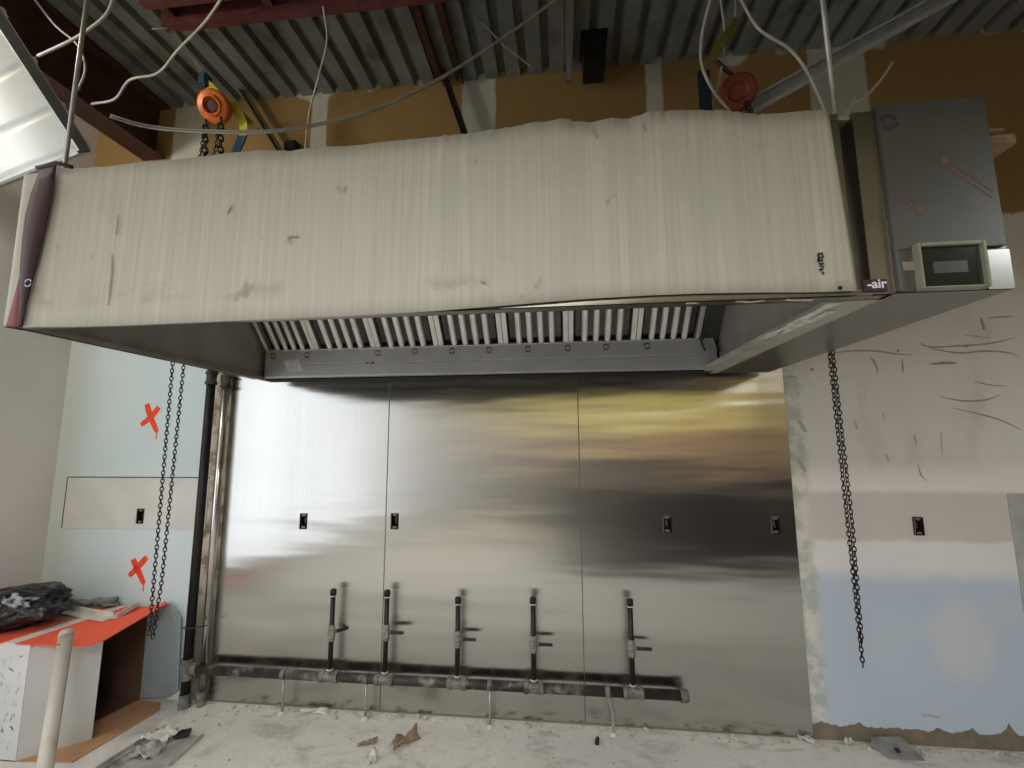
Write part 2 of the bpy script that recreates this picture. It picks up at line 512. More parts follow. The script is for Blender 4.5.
# window in the left wall: frame with mullions
y0, y1, z0, z1 = WIN
fr = MB(); xf0, xf1 = XL - .10, XL - .04
fr.box((xf0, y0, z0), (xf1, y0 + .06, z1)).box((xf0, y1 - .06, z0), (xf1, y1, z1)).box((xf0, y0, z0), (xf1, y1, z0 + .06)).box((xf0, y0, z1 - .06), (xf1, y1, z1))
for k in (1, 2): fr.box((xf0, y0 + (y1 - y0) * k / 3 - .025, z0), (xf1, y0 + (y1 - y0) * k / 3 + .025, z1))
struct(fr, 'window_1', 'frame')
# corner tape in the left corner, wall strip at the right edge
pa, pb = at(1007, 500, -.02), at(1002, 745, -.02)
mb = MB(); mb.box((3.56, -.005, 0), (3.66, -.001, 1.31), .004)
struct(mb, 'trim_1', mat('strip_greyblue', (164, 164, 162), .8, 0, .12, 5, .1))
# roof steel
mb = MB(); bx, bz = -1.9, 3.74
mb.box((bx - .09, YB, bz - .012), (bx + .09, -.005, bz)).box((bx - .006, YB, bz), (bx + .006, -.005, ZT - .012)).box((bx - .09, YB, ZT - .012), (bx + .09, -.005, ZT - .001))
tag(mb.build('roof_beam', 'maroon_dark'), 'brown primed I-beam running to the wall above the white ribbed panel', 'beam', kind='structure')
mb = MB()
for dy in (-.045, .045):
    s_ = 1 if dy > 0 else -1
    mb.box((-1.15, -.8 + dy - .004, 4.015), (XR, -.8 + dy + .004, 4.135)).box((-1.15, min(-.8 + dy, -.8 + dy + s_ * .05), 4.007), (XR, max(-.8 + dy, -.8 + dy + s_ * .05), 4.016))
jx = -1.1
while jx < XR - .2:
    mb.box((jx, -.842, 4.04), (jx + .05, -.758, 4.11)); jx += .6
jx = -1.02
while jx < XR - .2:
    mb.box((jx, -.85, 4.13), (jx + .06, -.75, 4.149)); jx += 1.2
tag(mb.build('steel_joist', 'maroon'), 'maroon double-angle steel joist under the corrugated deck, top left', 'joist')
a, b = at(463, 138, -.12), at(443, 80, -.12)
b = a + (b - a) * ((ZT - .01 - a.z) / (b.z - a.z)); a = a + (a - b).normalized() * .95; a.z = max(a.z, 2.60)
mb = MB(); mb.bar(a, b, .045, .006).bar(a + Vector((.022, 0, 0)), b + Vector((.022, 0, 0)), .006, .045)
ha = tag(mb.build('hanger_angle', 'angle_dark'), 'dark brown angle iron slanting from deck to hood near the middle', 'hanger')
for dx_ in (-.02, .12):
    mb = MB(); mb.box((b.x + dx_ - .028, -.69, ZT - .008), (b.x + dx_ + .028, -.03, ZT - .001)).box((b.x + dx_ + .022, -.69, ZT - .05), (b.x + dx_ + .028, -.03, ZT - .008)); mb.build('deck_rail', 'maroon_dark', ha)
mb = MB(); a, b = at(277, 150, -.10), at(243, 95, -.10)
b = a + (b - a) * ((ZT - a.z) / (b.z - a.z)); a = a + (a - b).normalized() * .75; a.z = max(a.z, 2.6)
mb.bar(a, b, .04, .006).bar(a + Vector((.02, 0, 0)), b + Vector((.02, 0, 0)), .006, .04)
tag(mb.build('hanger_angle', mat('olive_brown_angle', (82, 70, 46), .6, .2)), 'olive brown angle iron slanting down just right of the orange hoist', 'hanger')
mb = MB(); a, b = at(569, 82, -.12), at(578, 0, -.5)
b = a + (b - a) * ((ZT - a.z) / max(.05, b.z - a.z)) if b.z > ZT else b
mb.bar(a, Vector((a.x, a.y, ZT)), .03, .03)
mb.bar(Vector((a.x, a.y - .0, ZT - .03)), Vector((a.x, -.69, ZT - .03)), .05, .05)
tag(mb.build('deck_angle', 'galv'), 'grey steel angle fixed along the deck beside the black box', 'angle')
c = at(594, 60, -.15)
mb = MB().box((c.x - .075, -.30, c.z - .13), (c.x + .06, -.10, ZT + .01), .006)
mb.box((c.x - .09, -.31, ZT - .02), (c.x + .075, -.09, ZT + .0), .003)
tag(mb.build('junction_box', 'black'), 'larger black box tucked under the deck at top centre', 'box')

c = at(292, 147, -.03)
mb = MB().box((c.x - .045, -.06, c.z - .05), (c.x + .045, -.001, c.z + .035), .005)
tag(mb.build('junction_box', 'black'), 'small dark box on the brown board just above the cardboard, left of the tape', 'box')

# ------------------------------------------------------------------ wall panels of stainless steel
edges = [-1.115, 0.0, 1.22, 2.443]
plab = ['brightest stainless steel wall sheet, left one beside the black supply pipe', 'middle stainless steel wall sheet between the two vertical seams', 'darkest stainless steel wall sheet, right one beside the chalky drywall']
for i in range(3):
    x0, x1 = edges[i] + (.0015 if i else 0), edges[i + 1] - .0015
    hs = [h for h in holes if x0 < h[0] and h[1] < x1]
    mb = MB(); mb.sheet(x0, x1, .015, 2.32, -.006, -.0005, hs)
    uv = mb.bm.loops.layers.uv.new('brush')
    for f in mb.bm.faces:
        for l in f.loops: l[uv].uv = (l.vert.co.x, l.vert.co.z)
    o = mb.build('stainless_sheet', 'steel')
    tag(o, plab[i], 'wall panel', 'stainless steel wall sheets')
    mb = MB()
    if i:  # thin divider strip on the seam
        mb.box((x0 - .0035, -.0082, .02), (x0 + .002, -.0062, 2.31), .0006)
        mb.build('seam_strip', mat('seam_metal', (120, 116, 106), .4, .8), o)

# electrical boxes in the wall
olab = ['electrical box set in the grey drywall patch left of the pipes', 'electrical box cut into the left stainless sheet, alone in its middle',
        'electrical box in the stainless, close right of the left seam', 'electrical box in the dark stainless right of the second seam',
        'electrical box at the far right edge of the stainless', 'electrical box in the bare drywall right of the hanging chain']
first = None
def make_outlet():
    r = empty('outlet_box', (0, 0, 0), 'x', 'outlet box', 'empty electrical boxes in the wall')
    mb = MB(); t = .002; w, h, d = OW - .0008, OH - .0008, .06
    mb.box((-w, -.008, -h), (-w + t, d, h)).box((w - t, -.008, -h), (w, d, h)).box((-w, -.008, -h), (w, d, -h + t)).box((-w, -.008, h - t), (w, d, h)).box((-w, d, -h), (w, d + t, h))
    mb.build('box_body', 'outlet', r)
    mb = MB()
    for s_ in (-1, 1): mb.box((-.012, -.006, s_ * h - s_ * .012 - .006), (.012, -.003, s_ * h - s_ * .012 + .006))
    mb.box((-w, -.0105, -h), (-w + .004, -.0075, h)).box((-w, -.0105, h - .004), (w, -.0075, h))
    mb.build('mounting_ear', 'outlet_rim', r)
    mb = MB(); mb.tube([(-.012, .055, .03), (-.005, .02, .01), (.006, .012, -.01), (.004, .05, -.03)], .003, 6)
    mb.tube([(.012, .055, .03), (.004, .015, .012), (-.006, .02, -.012), (-.01, .05, -.03)], .003, 6)
    mb.build('wire_tail', 'fitting', r, smooth=True)
    return r
for i, p in enumerate(outs):
    o = make_outlet() if first is None else copy_tree(first)
    if first is None: first = o
    o.location = (p.x, 0, p.z); o['label'] = olab[i]

# things painted and patched on the back wall
def child_of_wall(mb, name, material): return mb.build(name, material, wall)
a, b = at(69, 477, 0), at(200, 530, 0)
mb = MB(); mb.sheet(-2.30, -1.235, 1.037, 1.375, -.004, -.0003, [holes[0]])
ptch = child_of_wall(mb, 'drywall_patch', 'patch')
mb = MB(); mb.box((-2.30, -.0045, 1.375), (-1.235, -.0003, 1.381)); mb.box((-2.305, -.0043, 1.037), (-2.298, -.0003, 1.378))
mb.build('patch_gap', 'dark', ptch)
for pts in (([(147, 404), (150, 415), (157, 432)], [(159, 407), (151, 417), (141, 425)]), ([(133, 559), (138, 570), (144, 584)], [(147, 557), (138, 567), (129, 576)])):
    mb = MB()
    for st in pts:
        mb.ribbon(smooth_path([at(x_, y_, -.0002) for x_, y_ in st], 4), [.034, .04, .042, .042, .04, .04, .038, .036, .026], (0, -1, 0), .0012)
    q = at(*pts[0][2], -.0002)
    mb.ribbon([q + Vector((0, 0, .02)), q + Vector((-.002, 0, -.05))], .008, (0, -1, 0), .001)
    child_of_wall(mb, 'painted_cross', 'spray')
mb = MB()
scuffs = [([(921, 345), (935, 347), (960, 346), (985, 344), (1002, 341), (1016, 337)], 3), ([(920, 343), (935, 349), (960, 353), (985, 351), (1010, 353), (1020, 358)], 3),
          ([(828, 354), (850, 351), (875, 351), (897, 354), (912, 355)], 3), ([(930, 364), (945, 363), (957, 363)], 5), ([(973, 381), (990, 385), (1008, 386)], 2),
          ([(940, 397), (965, 401), (985, 400), (1000, 395)], 3), ([(952, 408), (975, 413), (1000, 420), (1022, 430)], 2.5), ([(870, 357), (875, 363), (878, 374)], 3), ([(902, 359), (903, 372)], 3),
          ([(897, 352), (899, 349)], 4), ([(811, 368), (813, 371)], 6), ([(782, 378), (796, 376)], 2), ([(981, 318), (984, 330)], 5), ([(988, 318), (1015, 316)], 2.5)]
for st, w in scuffs:
    mb.ribbon(smooth_path([at(x_, y_, -.0002) for x_, y_ in st], 5), w / 290, (0, -1, 0), .0008, True)
child_of_wall(mb, 'scuff_marks', 'scuff')
mb = MB()
for st, w in [([(914, 434), (917, 446)], 2.5), ([(854, 418), (857, 430)], 2.5), ([(918, 464), (921, 475), (927, 481)], 2.5), ([(883, 412), (884, 420)], 2), ([(941, 432), (942, 455)], 2),
              ([(886, 454), (889, 462)], 2.5), ([(798, 420), (806, 432)], 7), ([(798, 460), (806, 472)], 7), ([(955, 345), (968, 347)], 3), ([(922, 715), (940, 717)], 4), ([(965, 335), (990, 338)], 2.5)]:
    mb.ribbon(smooth_path([at(x_, y_, -.0002) for x_, y_ in st], 4), w / 290, (0, -1, 0), .0008, True)
child_of_wall(mb, 'soft_scuff_marks', 'scuff_soft')

# ------------------------------------------------------------------ gas manifold
GY = -.078
base = at(188, 671, GY); endp = at(683, 693, GY); HZ = (base.z + endp.z) / 2
SX = at(198, 540, GY).x
man = empty('gas_manifold', (SX, GY, 0), 'black iron gas manifold pipe with five valved risers along the stainless wall', 'gas pipe')
def ring(mb, c, axis, r, L, lip=.004):
    c = Vector(c); axis = Vector(axis)
    mb.lathe(c - axis * L / 2, axis, [(0, r), (0, r + lip), (L * .22, r + lip), (L * .25, r + lip * .4), (L * .75, r + lip * .4), (L * .78, r + lip), (L, r + lip), (L, r)], 18)
    return mb
PR = .027
MB().tube([(SX + .02, GY, HZ), (endp.x, GY, HZ)], PR, 18).build('header_pipe', 'dusty_pipe', man)
MB().tube([(SX, GY, .03), (SX, GY, 2.35)], PR, 18).build('supply_pipe', 'black_pipe', man)
mb = MB(); ring(mb, (SX, GY, HZ), (0, 0, 1), PR, .12, .008); mb.tube([(SX + .02, GY, HZ), (SX + .075, GY, HZ)], PR + .007, 18); mb.build('tee', 'fitting', man)
mb = MB(); ring(mb, (SX, GY, .045), (0, 0, 1), PR, .07, .007); mb.lathe((SX, GY, .0), (0, 0, 1), [(0, .02), (0, .034), (.02, .034), (.024, .02)], 16); mb.build('pipe_cap', 'fitting', man)
zc = at(210, 378, GY).z
mb = MB(); ring(mb, (SX, GY, zc), (0, 0, 1), PR, .09, .010); mb.build('coupling', 'dusty_pipe', man)
mb = MB(); mb.lathe((endp.x - .015, GY, HZ), (1, 0, 0), [(0, PR), (0, PR + .008), (.03, PR + .008), (.042, PR + .002), (.046, .012)], 18); mb.build('end_cap', 'fitting', man)
riser_x = [at(x_, y_, GY).x for x_, y_ in ((333, 600), (387, 600), (458, 605), (533, 605), (630, 605))]
tops = [at(x_, y_, GY).z for x_, y_ in ((333, 589), (387, 590), (458, 597), (533, 597), (630, 599))]
vz = [.47, .485, .465, .455, .455]
def make_riser(z_top, z_valve):
    b0 = HZ + PR
    rr = MB().tube([(0, 0, b0 - .01), (0, 0, z_top - .02)], .0145, 14).build('riser', 'black_pipe', None)
    mb = MB(); mb.lathe((0, 0, z_top - .035), (0, 0, 1), [(0, .0145), (0, .019), (.028, .019), (.036, .014), (.038, .003)], 14); mb.build('cap', 'black_pipe', rr, True)
    mb = MB(); mb.lathe((0, 0, z_top - .042), (0, 0, 1), [(0, .0145), (0, .0165), (.006, .0165), (.006, .0145)], 14); mb.build('thread_tape', 'white_film', rr)
    mb = MB(); mb.lathe((0, 0, z_valve - .045), (0, 0, 1), [(0, .015), (0, .022), (.02, .022), (.026, .018), (.032, .025), (.058, .025), (.064, .018), (.07, .022), (.09, .022), (.09, .015)], 8)
    mb.tube([(0, 0, z_valve), (.038, 0, z_valve)], .008, 10); mb.build('valve', 'valve', rr)
    mb = MB(); mb.obox((.070, -.004, z_valve), (.040, 0, 0), (0, .005, 0), (0, 0, .008)).lathe((.030, -.003, z_valve), (1, 0, 0), [(0, .008), (0, .011), (.012, .011), (.012, .008)], 6)
    mb.build('lever', 'lever', rr)
    mb = MB(); mb.lathe((0, 0, b0 + .0), (0, 0, 1), [(0, .016), (0, .020), (.012, .019), (.016, .0145)], 14); mb.build('joint_compound', 'white_film', rr)
    return rr
for i, X_ in enumerate(riser_x):
    rr = make_riser(tops[i], vz[i]); rr.parent = man; rr.matrix_parent_inverse = Matrix.Identity(4)
    rr.location = (X_ - SX, 0, 0)
    if i == 0: rr.rotation_euler = (0, 0, math.radians(50))
    mb = MB(); ring(mb, (X_, GY, HZ), (1, 0, 0), PR, .11, .007); mb.lathe((X_, GY, HZ), (0, 0, 1), [(0, .02), (PR + .012, .022), (PR + .012, .017)], 14); mb.build('tee', 'fitting', man)
for i, (xa, xb, yb) in enumerate(((283, 283, 712), (366, 366, 717), (490, 490, 724), (611, 611, 735))):
    X_ = at(xa, 690, GY).x
    mb = MB()
    if i < 3: mb.tube([(X_, GY, .0), (X_, GY, HZ - PR)], .0065, 8)
    else: mb.tube(smooth_path([(X_ - .02, GY, HZ - PR), (X_ - .012, GY, .18), (X_ + .004, GY, .12), (X_ + .006, GY, 0)], 5), .009, 8)
    sup = mb.build('support_rod', 'rod', man, True)
    mb = MB(); ring(mb, (X_ - (.02 if i == 3 else 0), GY, HZ), (1, 0, 0), PR, .025, .004); mb.build('pipe_clip', 'fitting', sup)
    mb = MB(); mb.lathe((X_ + (.006 if i == 3 else 0), GY, 0), (0, 0, 1), [(0, .022), (.004, .024), (.010, .014), (.016, .007)], 10); mb.build('foot', 'scrap_white', sup)
# a second, bare pipe next to it
X2 = at(217, 500, -.05).x
p2 = empty('steel_pipe', (X2, -.05, 0), 'bright bare steel pipe standing right of the black supply pipe', 'pipe')
MB().tube([(X2, -.052, .0), (X2, -.052, 2.35)], .023, 20).build('pipe', 'steel_pipe', p2)
mb = MB(); ring(mb, (X2, -.052, at(224, 382, -.05).z), (0, 0, 1), .023, .085, .010); mb.build('coupling', 'dusty_pipe', p2)
mb = MB(); ring(mb, (X2, -.052, .06), (0, 0, 1), .023, .05, .006); mb.build('bottom_collar', 'fitting', p2)
mb = MB(); zc2 = at(190, 625, -.06).z
mb.tube([(SX - .03, GY - .03, zc2), (SX + .03, GY - .032, zc2), (X2 + .026, -.082, zc2 + .01)], .004, 6)
mb.build('tie_strap', 'dusty_pipe', p2)

# ------------------------------------------------------------------ exhaust hood
HX0, HX1, CX1, HF, HB, HZ0, HZ1 = -.776, 2.03, 2.325, -1.53, -.10, 2.0, 2.55
hood = empty('exhaust_hood', ((HX0 + HX1) / 2, -.8, HZ0), 'long stainless kitchen exhaust hood hanging on the wall, front covered in cardboard', 'exhaust hood')
mb = MB(); t = .012
mb.box((HX0, HF, HZ0), (1.935, HF + t, HZ1)).box((HX0, HF, HZ0), (HX1, HF + .05, HZ0 + .006)).box((HX0, HF + .046, HZ0), (HX1, HF + .052, HZ0 + .03))
mb.build('front_panel', 'hood', hood)
mb = MB(); mb.box((1.976, HF, HZ0), (HX1, HF + t, HZ1)).box((1.974, HF, HZ0 + .006), (1.978, HF + .06, HZ1)); mb.build('corner_post', 'hood', hood)
mb = MB(); mb.box((1.932, HF + .058, HZ0 + .006), (1.980, HF + .062, HZ1)).box((1.931, HF + t, HZ0 + .006), (1.935, HF + .06, HZ1)); mb.build('corner_recess', 'hood', hood)
mb = MB(); mb.box((HX0, HF + t, HZ0), (HX0 + t, HB, HZ1)).box((HX0 + t, HF + .05, HZ0), (HX0 + .03, HB, HZ0 + .006)).box((HX0 + .026, HF + .05, HZ0), (HX0 + .032, HB, HZ0 + .02)); mb.build('end_panel', 'hood_in', hood)
mb = MB(); mb.box((HX1 - t, HF + t, HZ0), (HX1, HB, HZ1)); mb.build('end_panel', 'hood_in', hood)
mb = MB(); mb.box((HX1 - .095, HF + .05, HZ0), (HX1 - t, HB, HZ0 + .006)).box((HX1 - .099, HF + .05, HZ0), (HX1 - .093, HB, HZ0 + .03)); fl = mb.build('bottom_flange', mat('filmed_flange', (176, 172, 158), .5, .3, .1, 8), hood)
mb = MB(); mb.box((HX0 + t, HF + t, HZ1 - .012), (HX1 - t, HB, HZ1)); mb.build('top_panel', 'hood_in', hood)
mb = MB(); mb.box((HX0 + t, HB - .012, HZ0 + .0), (HX1 - t, HB, HZ1 - .012)); mb.build('back_panel', 'hood_in', hood)
# grease trough along the back
TY = -.215; TZ = 2.187
mb = MB()
prof = [(-.112, HZ0 + .012), (TY + .012, HZ0 + .008), (TY + .002, HZ0 + .012), (TY, HZ0 + .022), (TY, HZ0 + .088), (TY + .003, HZ0 + .092), (TY, HZ0 + .096), (TY, TZ - .006), (TY - .004, TZ), (TY + .01, TZ), (TY + .012, HZ0 + .03), (-.112, HZ0 + .03)]
A = [mb.bm.verts.new((HX0 + .035, py, pz)) for py, pz in prof]; B = [mb.bm.verts.new((HX1 - .03, py, pz)) for py, pz in prof]
for i in range(len(prof)):
    j = (i + 1) % len(prof); mb.bm.faces.new((A[i], A[j], B[j], B[i]))
mb.bm.faces.new(A); mb.bm.faces.new(B[::-1])
tr = mb.build('grease_trough', mat('filmed_trough', (172, 172, 172), .5, .35, .06, 5), hood)
MB().box((HX0 + .03, -.20, HZ0 - .001), (HX1 - .05, -.105, HZ0 + .007)).build('rear_shade_strip', 'dark', hood)  # dark strip added for the shaded gap under the hood's back edge
fn = Vector((0, -1, -.45)).normalized()      # outward normal of the trough face
def on_trough(px, py):
    return at(px, py, TY - .001)
def logo(mb, c, r, face, w, up=Vector((0, 0, 1))):
    """two chasing arrow arcs in a circle"""
    face = Vector(face).normalized(); u = (up - face * up.dot(face)).normalized(); s_ = u.cross(face)
    for k in (0, PI):
        pts = [c + (s_ * math.cos(t_) + u * math.sin(t_)) * r for t_ in [k + .35 + i * (2.2 / 9) for i in range(10)]]
        mb.ribbon(pts, w, face, .0008)
        e = k + .35 + 2.35
        tip = c + (s_ * math.cos(e + .35) + u * math.sin(e + .35)) * r
        a_ = c + (s_ * math.cos(e - .1) + u * math.sin(e - .1)) * (r + w); b_ = c + (s_ * math.cos(e - .1) + u * math.sin(e - .1)) * (r - w)
        mb.plate([a_, tip, b_], .0008)
for mt, lst in (('red_print', [(273, 356), (307, 355), (378, 353), (415, 351), (489, 350)]), ('dark_print', [(528, 349), (568, 348), (606, 347), (647, 346), (452, 351)])):
    for q in lst:
        mb = MB(); logo(mb, on_trough(*q), .016, (0, -1, 0), .007); mb.build('film_logo', mt, tr)
p = on_trough(291, 366); mb = MB(); mb.plate([at(283, 360, TY - .0008), at(298, 359, TY - .0008), at(303, 371, TY - .0008), at(288, 372, TY - .0008)], .001); mb.build('sticker', 'sticker', tr)
for q in ((269, 361), (286, 351), (304, 351), (331, 351), (363, 350), (392, 349), (425, 348)): MB().obox(on_trough(*q) + Vector((0, -.001, .004)), (.016, 0, 0), (0, .0012, 0), (0, 0, .004)).build('tape_dab', 'white_film', tr)
p = on_trough(367, 363); mb = MB(); mb.obox(p, (.008, 0, 0), (0, .004, 0), (0, 0, .006)).obox(p + Vector((.035, 0, 0)), (.008, 0, 0), (0, .004, 0), (0, 0, .009)); mb.build('clip', 'outlet_rim', tr)
# baffle filters leaning over the trough
FA = Vector((0, TY + .015, TZ - .012)); FB_ = Vector((0, -.53, 2.52)); fd = (FB_ - FA); FL = fd.length; fd.normalize(); fnm = Vector((0, -fd.z, fd.y)); fnm = -fnm if fnm.z > 0 else fnm
fe = [-.745, -.413, -.015, .383, .78, 1.165, 1.555, 1.915]
def fpt(u, v, w): return FA + Vector((u, 0, 0)) + fd * v + fnm * w
def fbox(mb, u0, u1, v0, v1, w0, w1):
    return mb.obox(fpt((u0 + u1) / 2, (v0 + v1) / 2, (w0 + w1) / 2), Vector(((u1 - u0) / 2, 0, 0)), fd * (v1 - v0) / 2, fnm * (w1 - w0) / 2)
def make_filter(W):
    mb = MB()
    fbox(mb, .002, .03, 0, FL, -.03, .002); fbox(mb, W - .03, W - .002, 0, FL, -.03, .002); fbox(mb, .03, W - .03, 0, .012, -.03, -.002); fbox(mb, .03, W - .03, FL - .03, FL, -.03, .002)
    for u in (.012, .02, W - .02, W - .012): fbox(mb, u - .0012, u + .0012, .01, FL - .01, .002, .0035)
    r = mb.build('baffle_filter', 'baffle', None)
    mb = MB(); n = 5; st = (W - .06) / n
    for k in range(n - 1):
        c = .03 + st * (k + 1); hw = .0185
        prof = [(-hw, -.012), (-hw * .9, -.002), (-hw * .5, .004), (hw * .5, .004), (hw * .9, -.002), (hw, -.012)]
        rows = [[mb.bm.verts.new(fpt(c + a_, v_, b_)) for a_, b_ in prof] for v_ in (.022, FL - .02)]
        for i in range(5): mb.bm.faces.new((rows[0][i], rows[0][i + 1], rows[1][i + 1], rows[1][i]))
        mb.bm.faces.new(rows[0]); mb.bm.faces.new(rows[1][::-1])
    mb.build('front_baffles', 'baffle', r)
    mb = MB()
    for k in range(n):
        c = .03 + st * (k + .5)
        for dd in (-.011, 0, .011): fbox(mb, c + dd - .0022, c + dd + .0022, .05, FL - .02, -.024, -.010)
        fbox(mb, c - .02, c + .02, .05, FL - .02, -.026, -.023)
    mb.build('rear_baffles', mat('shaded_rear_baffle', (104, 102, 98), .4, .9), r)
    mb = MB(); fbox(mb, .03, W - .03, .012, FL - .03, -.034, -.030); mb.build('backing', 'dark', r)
    return r
proto = make_filter(.398)
for i in range(7):
    f_ = proto if i == 0 else copy_tree(proto)
    f_.parent = hood; f_.matrix_parent_inverse = Matrix.Translation(-hood.location)
    f_.location = (fe[i], 0, 0); f_.scale = ((fe[i + 1] - fe[i]) / .398, 1, 1)
mb = MB(); fbox(mb, 1.92, HX1 - t - .002, -.05, FL, -.02, .0); fbox(mb, 1.925, 1.931, 0, FL, 0, .012); mb.build('filler_panel', 'film', hood)
mb = MB()
for px in (700, 714): mb.bar(at(px, 338, -.24), at(px + 5, 351, -.24), .012, .006)
mb.build('trough_clip', 'dark', hood)
mb = MB()
for a_, b_ in (((765, 338), (834, 303)), ((781, 333), (832, 311))):
    q0, q1 = atz(a_[0], a_[1], HZ0 - .001), atz(b_[0], b_[1], HZ0 - .001)
    q0.x = min(q0.x, HX1 - .02); mb.ribbon([q0 + (q1 - q0) * k / 6 for k in range(7)], [.03 + .01 * math.sin(k * 2.3) for k in range(7)], (0, 0, -1), .002)
mb.build('film_strip', 'white_film', hood)
mb = MB(); mb.ribbon(smooth_path([at(596 + k * 20, 300.5 - k * .45 + (k % 3) * 1.2, HF - .001) - Vector((0, -.02, 0)) for k in range(12)], 3), .012, (0, 0, -1), .002)
mb.build('torn_film', 'white_film', hood)

# utility cabinet on the hood's right end
cab = empty('utility_cabinet', ((HX1 + CX1) / 2, -.8, HZ0), 'filmed stainless utility cabinet with small display at the hood right end', 'cabinet')
mb = MB(); mb.box((HX1 + .0005, HF, HZ0 + .001), (CX1, HB, HZ1 + .008), .003); mb.build('body', 'hood', cab)
dx0, dx1 = 2.04, CX1 - .002
mb = MB(); mb.box((dx0, HF - .012, HZ0 + .12), (dx1 - .008, HF - .0005, HZ1 + .012), .002)
mb.box((dx0 - .004, HF - .013, HZ0 + .005), (dx0 + .004, HF - .0005, HZ1 + .01)); door = mb.build('door', 'film', cab)
mb = MB(); mb.box((dx0 + .002, HF - .010, HZ0 + .004), (dx0 + .05, HF - .0005, HZ0 + .119)); mb.build('film_skirt', 'film', door)
lc_ = at(889, 122, HF - .0135)
mb = MB(); logo(mb, lc_, .021, (0, -1, 0), .009); mb.build('film_logo', 'dark_print', door)
M_['film_text'] = mat('faded_film_print', (104, 70, 66), .6)
for lines, dot in (((((950, 168), (994, 198)), ((955, 165), (994, 192))), (945, 160)), ((((893, 189), (914, 208)), ((897, 188), (917, 205))), (921, 211))):
    mb = MB()
    for (xa, ya), (xb, yb) in lines:
        n = 12
        for k in range(n):
            if k in (4, 8): continue
            q0 = at(xa + (xb - xa) * k / n, ya + (yb - ya) * k / n, HF - .0125); q1 = at(xa + (xb - xa) * (k + .65) / n, ya + (yb - ya) * (k + .65) / n, HF - .0125)
            mb.ribbon([q0, q1], .007, (0, -1, 0), .0007)
        mb.ribbon([at(xa, ya, HF - .0122), at(xb, yb, HF - .0122)], .0015, (0, -1, 0), .0003)
    mb.lathe(at(*dot, HF - .0120), (0, -1, 0), [(0, .011), (.0012, .011)], 14)
    mb.build('film_lettering', 'film_text', door)
# bright bare corner below the film and the small display
mb = MB(); mb.box((2.262, HF - .003, HZ0 + .002), (CX1 + .001, HF - .0002, HZ0 + .112)).box((CX1 - .0002, HF - .002, HZ0 + .002), (CX1 + .002, HF + .3, HZ0 + .112)); mb.build('bare_corner', 'shiny', cab)
d0, d1 = at(921, 289, HF - .02), at(983, 241, HF - .02)
sx0, sx1, sz0, sz1 = d0.x - .003, d1.x, d0.z - .002, d1.z
mb = MB(); b_ = .010
mb.box((sx0, HF - .03, sz0), (sx0 + b_, HF - .0005, sz1), .002).box((sx1 - b_, HF - .03, sz0), (sx1, HF - .0005, sz1), .002).box((sx0 + b_, HF - .03, sz1 - b_), (sx1 - b_, HF - .0005, sz1), .002).box((sx0 + b_, HF - .03, sz0), (sx1 - b_, HF - .0005, sz0 + b_ * .6), .002)
disp = mb.build('display_frame', 'bezel', cab)
mb = MB(); mb.box((sx0 + b_, HF - .018, sz0 + b_ * .6), (sx1 - b_, HF - .001, sz1 - b_)); mb.build('screen', 'screen', disp)
mb = MB(); mb.box((sx0 + .042, HF - .0195, sz0 + .045), (sx1 - .045, HF - .0181, sz1 - .052)); mb.build('screen_panel', 'screen_center', disp)
mb = MB(); q = (at(902, 262, HF - .011), at(920, 270, HF - .011)); mb.box((q[0].x, HF - .0125, q[1].z), (q[1].x, HF - .0102, q[0].z)); mb.build('paper_tag', mat('faded_tag', (136, 120, 112), .7), door)
b0, b1 = at(865, 291, HF - .01), at(888, 278, HF - .01)
mb = MB(); mb.box((b0.x, HF - .005, b0.z), (b1.x, HF - .0003, b1.z), .001); badge = mb.build('badge', 'badge', hood)
def text_part(s_, name, size, loc, material, parent, rot=(PI / 2, 0, 0)):
    cu = bpy.data.curves.new(name, 'FONT'); cu.body = s_; cu.size = size; cu.align_x = 'CENTER'; cu.align_y = 'CENTER'; cu.extrude = .0004; cu.offset = .0008
    tmp = bpy.data.objects.new(name + '_tmp', cu); COL.objects.link(tmp)
    dg = bpy.context.evaluated_depsgraph_get(); me = bpy.data.meshes.new_from_object(tmp.evaluated_get(dg))
    bpy.data.objects.remove(tmp); bpy.data.curves.remove(cu)
    me.transform(Matrix.Translation(Vector(loc)) @ Matrix.Rotation(rot[2], 4, 'Y') @ Matrix.Rotation(rot[0], 4, 'X'))
    me.name = name; me.materials.clear(); me.materials.append(M_[material])
    o = bpy.data.objects.new(name, me); COL.objects.link(o); o.parent = parent
    return o
text_part('-air', 'badge_lettering', .036, ((b0.x + b1.x) / 2 + .004, HF - .0058, (b0.z + b1.z) / 2 + .003), 'badge_text', badge)

# ------------------------------------------------------------------ cardboard over the hood front
top_px = [(55, 168), (85, 168), (112, 166), (140, 162), (170, 160), (200, 157), (230, 153), (262, 150), (290, 151), (300, 149), (320, 147), (350, 146), (391, 141), (425, 138), (456, 135), (490, 130), (511, 127), (530, 123), (550, 121), (560, 118), (570, 119), (576, 122), (598, 121), (612, 118), (630, 118), (640, 115), (650, 111), (690, 110), (727, 110), (745, 113), (768, 114), (800, 111), (828, 109)]
bot_px = [(22, 327), (70, 326.5), (120, 325.3), (190, 322.5), (256, 319.5), (340, 316), (431, 311), (512, 304.5), (587, 298.5), (647, 295), (700, 293), (762, 292), (820, 291.5), (858, 290)]
def interp(tab, x_):
    for (a, ya), (b, yb) in zip(tab, tab[1:]):
        if x_ <= b: return ya + (yb - ya) * (x_ - a) / (b - a)
    return tab[-1][1]
mb = MB(); NX, NZ = 260, 10; CY = HF - .0075
grid = []
